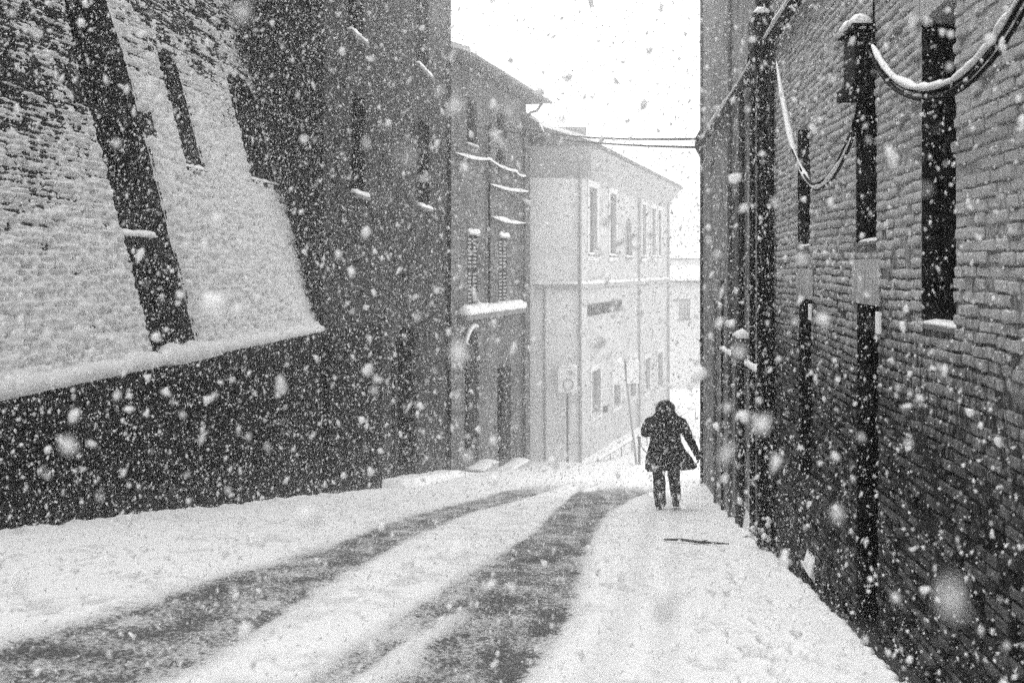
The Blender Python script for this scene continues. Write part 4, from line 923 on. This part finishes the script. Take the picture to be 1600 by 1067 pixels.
# ================================================================= the walker
def walker():
    px, py = .875, 15.2; pz = gz(px, py) + .015
    P = bpy.data.objects.new('person', None); COL.objects.link(P); P.location = (px, py, pz); P.scale = (1.07, 1.05, 1.0)
    tag(P, 'person in a dark hooded coat walking away down the snowy street, head bowed', 'person')
    # body: one continuous skin
    J = dict(pel=(0, 0, .92), spn=(0, .02, 1.12), cst=(0, .05, 1.36), nck=(0, .12, 1.54), hd0=(0, .19, 1.60), hd1=(0, .24, 1.70),
             hl=(-.10, 0, .88), kl=(-.115, .02, .48), al=(-.095, -.16, .10), tl=(-.10, .0, .04),
             hr=(.10, 0, .88), kr=(.14, .12, .49), ar=(.165, .16, .13), tr=(.175, .31, .07),
             sl=(-.19, .05, 1.47), el=(-.33, .10, 1.27), wl=(-.14, .30, 1.28), ml=(-.06, .33, 1.30),
             sr=(.20, .05, 1.46), er=(.375, .02, 1.18), wr=(.50, .06, .92))
    E_ = [('pel', 'spn'), ('spn', 'cst'), ('cst', 'nck'), ('nck', 'hd0'), ('hd0', 'hd1'), ('pel', 'hl'), ('hl', 'kl'), ('kl', 'al'), ('al', 'tl'), ('pel', 'hr'), ('hr', 'kr'), ('kr', 'ar'), ('ar', 'tr'),
          ('cst', 'sl'), ('sl', 'el'), ('el', 'wl'), ('wl', 'ml'), ('cst', 'sr'), ('sr', 'er'), ('er', 'wr')]
    rad = dict(pel=.15, spn=.14, cst=.15, nck=.06, hd0=.085, hd1=.095, hl=.12, kl=.108, al=.10, tl=.055, hr=.12, kr=.105, ar=.092, tr=.055, sl=.075, el=.06, wl=.045, ml=.04, sr=.075, er=.06, wr=.04)
    names = list(J); me = bpy.data.meshes.new('body'); me.from_pydata([J[k] for k in names], [(names.index(a), names.index(b)) for a, b in E_], [])
    o = bpy.data.objects.new('body', me); COL.objects.link(o)
    o.modifiers.new('skin', 'SKIN'); sv = me.skin_vertices[0].data
    for i, k in enumerate(names): sv[i].radius = (rad[k], rad[k]); sv[i].use_root = (k == 'pel')
    sb = o.modifiers.new('sub', 'SUBSURF'); sb.levels = 2; sb.render_levels = 2
    dg = bpy.context.evaluated_depsgraph_get(); dg.update(); m2 = bpy.data.meshes.new_from_object(o.evaluated_get(dg))
    co = np.empty(len(m2.vertices) * 3, np.float32); m2.vertices.foreach_get('co', co); co = co.reshape(-1, 3)
    co[:, 0] += (fbm(co[:, 2] * 9 + co[:, 0] * 3, co[:, 1] * 9, 3) - .5) * .03; co[:, 1] += (fbm(co[:, 2] * 14, co[:, 0] * 9 + 4, 3) - .5) * .03     # creases
    m2.vertices.foreach_set('co', co.ravel()); bpy.data.objects.remove(o)
    m2.materials.clear(); m2.materials.append(M['denim']); m2.polygons.foreach_set('use_smooth', [True] * len(m2.polygons))
    o = bpy.data.objects.new('body', m2); COL.objects.link(o); o.parent = P
    # coat: flared body with folds, sleeves
    K = 40; prof = [(.68, .075, -.01, .41, .24), (.72, .07, 0, .40, .235), (.85, .04, 0, .365, .225), (1.0, .005, .01, .292, .21), (1.12, -.005, .02, .25, .195), (1.22, -.008, .03, .24, .195), (1.40, .0, .04, .275, .20), (1.47, .0, .06, .265, .18), (1.54, .0, .08, .215, .155), (1.61, .0, .10, .155, .13)]
    def ring(z, cx, cy, a, b, ph=0):
        out = []
        for j in range(K):
            t = 2 * math.pi * j / K; fold = 1 + (.045 * math.sin(5 * t + 1.2) + .03 * math.sin(9 * t)) * max(0, (1.2 - z)) * 1.4
            slit = 0
            out.append((cx + a * fold * math.cos(t), cy + b * fold * math.sin(t), z + .015 * math.sin(3 * t) * (z < .75) + .02 * math.cos(t) * (z < .75)))
        return out
    m = MB(); rings = []
    for (z0, a0, b0, c0, d0), (z1, a1, b1, c1_, d1) in zip(prof, prof[1:]):
        for i in range(3):
            t = i / 3; rings.append(ring(z0 + (z1 - z0) * t, a0 + (a1 - a0) * t, b0 + (b1 - b0) * t, c0 + (c1_ - c0) * t, d0 + (d1 - d0) * t))
    rings.append(ring(*prof[-1])); m.loft(rings)
    def sleeve(pts, rads):
        q = []; rr_ = []
        for i in range(len(pts) - 1):
            for k in range(5): t = k / 5; q.append(Vector(pts[i]).lerp(Vector(pts[i + 1]), t)); rr_.append((rads[i] + (rads[i + 1] - rads[i]) * t) * (1 + .07 * math.sin(len(q) * 2.1)))
        q.append(Vector(pts[-1])); rr_.append(rads[-1]); m.tube(q, rr_, 14)
    sleeve([(-.14, .05, 1.46), (-.235, .05, 1.44), (-.30, .07, 1.33), (-.315, .12, 1.26), (-.22, .22, 1.25), (-.12, .30, 1.28)], [.10, .105, .095, .085, .075, .06])
    sleeve([(.15, .05, 1.46), (.24, .05, 1.43), (.315, .04, 1.30), (.375, .02, 1.17), (.445, .04, 1.02), (.505, .06, .89)], [.10, .10, .085, .072, .062, .055])
    m.build('coat', 'cloth', P, True)
    # hood pulled up, fur round its opening
    m = MB(); rg = []
    for i in range(9):
        t = i / 8; z = 1.50 + .27 * t; rr_ = .148 * math.sqrt(max(.02, 1 - max(0, (t - .45) / .57) ** 2)) * (1.15 - .18 * min(1, t * 2)); yy = .07 + .13 * t
        rg.append([(rr_ * math.cos(a), yy + rr_ * 1.1 * math.sin(a), z + .01 * math.sin(a * 3)) for a in [2 * math.pi * j / 18 for j in range(18)]])
    m.loft(rg); m.build('hood', 'cloth', P, True)
    r3 = random.Random(3); V, F = [], []
    for i in range(1500):
        a = r3.uniform(-.25, math.pi + .25); b_ = r3.gauss(0, .03); c = Vector((.12 * math.cos(a), .15 + b_ + .05 * math.sin(a), 1.635 + .12 * math.sin(a)))
        d = Vector((math.cos(a) + r3.gauss(0, .4), r3.gauss(-.2, .5), math.sin(a) + r3.gauss(0, .4))).normalized() * r3.uniform(.03, .075); s = Vector((r3.gauss(0, 1), r3.gauss(0, 1), r3.gauss(0, 1))).normalized() * .003
        k = len(V); V += [c - s, c + s, c + d, c + Vector((s.y, s.z, s.x))]; F += [(k, k + 1, k + 2), (k + 1, k + 3, k + 2), (k + 3, k, k + 2)]
    q = MB(); q.add(V, F); q.build('fur_trim', 'fur', P)
    sn = MB(); r4 = random.Random(8)
    for i in range(170):
        z = r4.uniform(.75, 1.60); a = r4.uniform(-math.pi, 0) if r4.random() < .8 else r4.uniform(0, math.pi)
        zs_ = [p_[0] for p_ in prof]; cx, cy, ra, rb_ = [float(np.interp(z, zs_, [p_[k] for p_ in prof])) for k in (1, 2, 3, 4)]
        c = Vector((cx + ra * 1.0 * math.cos(a), cy + rb_ * 1.0 * math.sin(a), z)); q = r4.uniform(.004, .013)
        sn.add([c + Vector(d) * q for d in ((1, 0, 0), (-1, .2, 0), (0, 1, .1), (0, -1, 0), (.1, 0, 1), (0, 0, -1))], [(0, 2, 4), (2, 1, 4), (1, 3, 4), (3, 0, 4), (2, 0, 5), (1, 2, 5), (3, 1, 5), (0, 3, 5)])
    tag(sn.build('snow', 'snow', P), kind='stuff')
    # hands, five fingers each
    for nm, base_, d, sp in (('hand', Vector((.505, .06, .90)), Vector((.12, .05, -.99)).normalized(), Vector((0, 1, 0))), ('hand', Vector((-.13, .29, 1.285)), Vector((.85, .4, .25)).normalized(), Vector((0, 0, 1)))):
        m = MB(); m.tube([base_, base_ + d * .03, base_ + d * .07, base_ + d * .095], [.028, .036, .040, .030], 10)
        for i, (o_, L) in enumerate(((-.027, .07), (-.009, .08), (.010, .075), (.028, .058))):
            b0 = base_ + d * .085 + sp * o_; b1 = b0 + d * L * .5; cu = Vector((-.55, 0, 0)) if nm == 'hand' else Vector((0, 0, 0))
            m.tube([b0, b1, b1 + (d + cu).normalized() * L * .35, b1 + (d + cu * 2).normalized() * L * .55], [.0095, .009, .0085, .006], 7)
        t0 = base_ + d * .035 + sp * -.03; m.tube([t0, t0 + (d - sp).normalized() * .03, t0 + (d - sp * .5).normalized() * .065], [.012, .010, .007], 7)
        m.build(nm, 'leather', P, True)
    # boots
    for x, y0, y1 in ((-.10, -.23, .06), (.17, .10, .38)):
        m = MB(); rg = []
        for i in range(9):
            t = i / 8; y = y0 + (y1 - y0) * t; w = .048 + .012 * math.sin(math.pi * t) - .02 * (t > .9) - .012 * (t < .1); h = .115 - .055 * t + .0 * t
            rg.append([(x + w * math.cos(a), y, max(.0, .5 * h + .5 * h * 1.15 * math.sin(a))) for a in [2 * math.pi * j / 12 for j in range(12)]])
        m.loft(rg); b = m.build('boot', 'leather', P, True)
        m = MB(); m.box(x - .05, x + .05, y0 + .01, y0 + .09, -.012, .012); m.box(x - .052, x + .052, y0 + .10, y1 - .02, -.012, .008); m.build('sole', 'iron', b)
    return P
walker()

# ================================================================= falling snow
def flakes(n, y0, y1, size, seed, detail):
    r = np.random.default_rng(seed)
    N = n; Y = np.cbrt(r.random(N) * (y1 ** 3 - y0 ** 3) + y0 ** 3) if y1 <= 9 else np.sqrt(r.random(N) * (y1 ** 2 - y0 ** 2) + y0 ** 2)
    mg = .35
    X = (r.random(N) * (1600 / 1400 + .24) - (960 / 1400 + .12)) * Y + (r.random(N) - .5) * mg; Z = (r.random(N) * (1067 / 1400 + .16) - (647 / 1400 + .08)) * Y + (r.random(N) - .5) * mg
    if y1 > 9: X = np.where(r.random(N) < .85, r.random(N) * (1.75 + 6.6) - 6.6, X)
    ok = (X < XR - .25) & (X > np.where(Z > ZB, -6 - BAT * np.clip(Z - ZB, 0, None) + .1, -5.6)) & (Z > ground_z(X, Y) + .05) & (X * X + Y * Y + Z * Z > .24 ** 2) & ~((Y > 14.7) & (Y < 15.7) & (np.abs(X - .9) < .65) & (Z < -2.1))
    X, Y, Z = X[ok], Y[ok], Z[ok]; N = len(X)
    sz = size * np.exp(np.clip(r.normal(0, .6, N), -2, 1.1)) * .5
    if detail:
        bm = bmesh.new(); bmesh.ops.create_icosphere(bm, subdivisions=1, radius=1); B = np.array([v.co[:] for v in bm.verts]); Fb = np.array([[v.index for v in f.verts] for f in bm.faces]); bm.free()
    else:
        B = np.array([(1, 0, 0), (-.5, .87, 0), (-.5, -.87, 0), (0, 0, 1), (0, 0, -1)], float); Fb = np.array([(0, 1, 3), (1, 2, 3), (2, 0, 3), (1, 0, 4), (2, 1, 4), (0, 2, 4)])
    if y0 > 8:
        B = np.array([(.94, 0, -.33), (-.47, .82, -.33), (-.47, -.82, -.33), (0, 0, 1)]) * 1.15; Fb = np.array([(0, 1, 3), (1, 2, 3), (2, 0, 3), (0, 2, 1)])
    k = len(B); V = B[None] * (1 + np.clip(r.normal(0, .40, (N, k, 1)), -.7, 1.0))
    V = V * np.stack([.55 + .5 * r.random(N), .55 + .5 * r.random(N), .85 + 1.0 * r.random(N) ** 2], -1)[:, None, :]
    ax = r.normal(0, .55, N) + .12; c, s = np.cos(ax), np.sin(ax)                       # most lean with the wind
    V = np.stack([V[..., 0] * c[:, None] + V[..., 2] * s[:, None], V[..., 1], -V[..., 0] * s[:, None] + V[..., 2] * c[:, None]], -1)
    V = V * sz[:, None, None] + np.stack([X, Y, Z], -1)[:, None, :]
    F = (Fb[None] + (np.arange(N) * k)[:, None, None]).reshape(-1, 3)
    return V.reshape(-1, 3), F
fm = bpy.data.materials.new('snowflake'); fm.use_nodes = True; fn_, fl_ = fm.node_tree.nodes, fm.node_tree.links; fn_.clear()
f_o = fn_.new('ShaderNodeOutputMaterial'); f_d = fn_.new('ShaderNodeBsdfDiffuse'); f_t = fn_.new('ShaderNodeBsdfTranslucent'); f_m = fn_.new('ShaderNodeMixShader')
f_d.inputs['Color'].default_value = g(.98); f_t.inputs['Color'].default_value = g(.98); f_m.inputs['Fac'].default_value = .45
fl_.new(f_d.outputs[0], f_m.inputs[1]); fl_.new(f_t.outputs[0], f_m.inputs[2]); fl_.new(f_m.outputs[0], f_o.inputs['Surface']); M['flake'] = fm
parts = [flakes(3400, .24, 3.2, .0072, 1, True), flakes(170000, 2.0, 8.9, .0054, 2, False), flakes(110000, 8.9, 18, .0090, 3, False), flakes(30000, 18, 30, .013, 4, False)]
V, F, o_ = [], [], 0
for v, f in parts: V.append(v); F.append(f + o_); o_ += len(v)
tag(np_mesh('falling_snow', np.concatenate(V), np.concatenate(F), 'flake'), 'thick flurry of white snowflakes filling the street', 'snow', kind='stuff')

# ================================================================= haze of the snowfall
hz = MB(); hz.box(-95, 95, -18, 245, -11.9, 17.2)
hm = bpy.data.materials.new('haze'); hm.use_nodes = True; hn, hl = hm.node_tree.nodes, hm.node_tree.links; hn.clear()
ho_ = hn.new('ShaderNodeOutputMaterial'); hv = hn.new('ShaderNodeVolumePrincipled'); hv.inputs['Color'].default_value = g(.96); hv.inputs['Density'].default_value = 0.0118; hv.inputs['Anisotropy'].default_value = 0.94
hl.new(hv.outputs['Volume'], ho_.inputs['Volume'])
tag(hz.build('haze', hm), 'pale haze of falling snow hanging in the street', 'haze', kind='stuff')
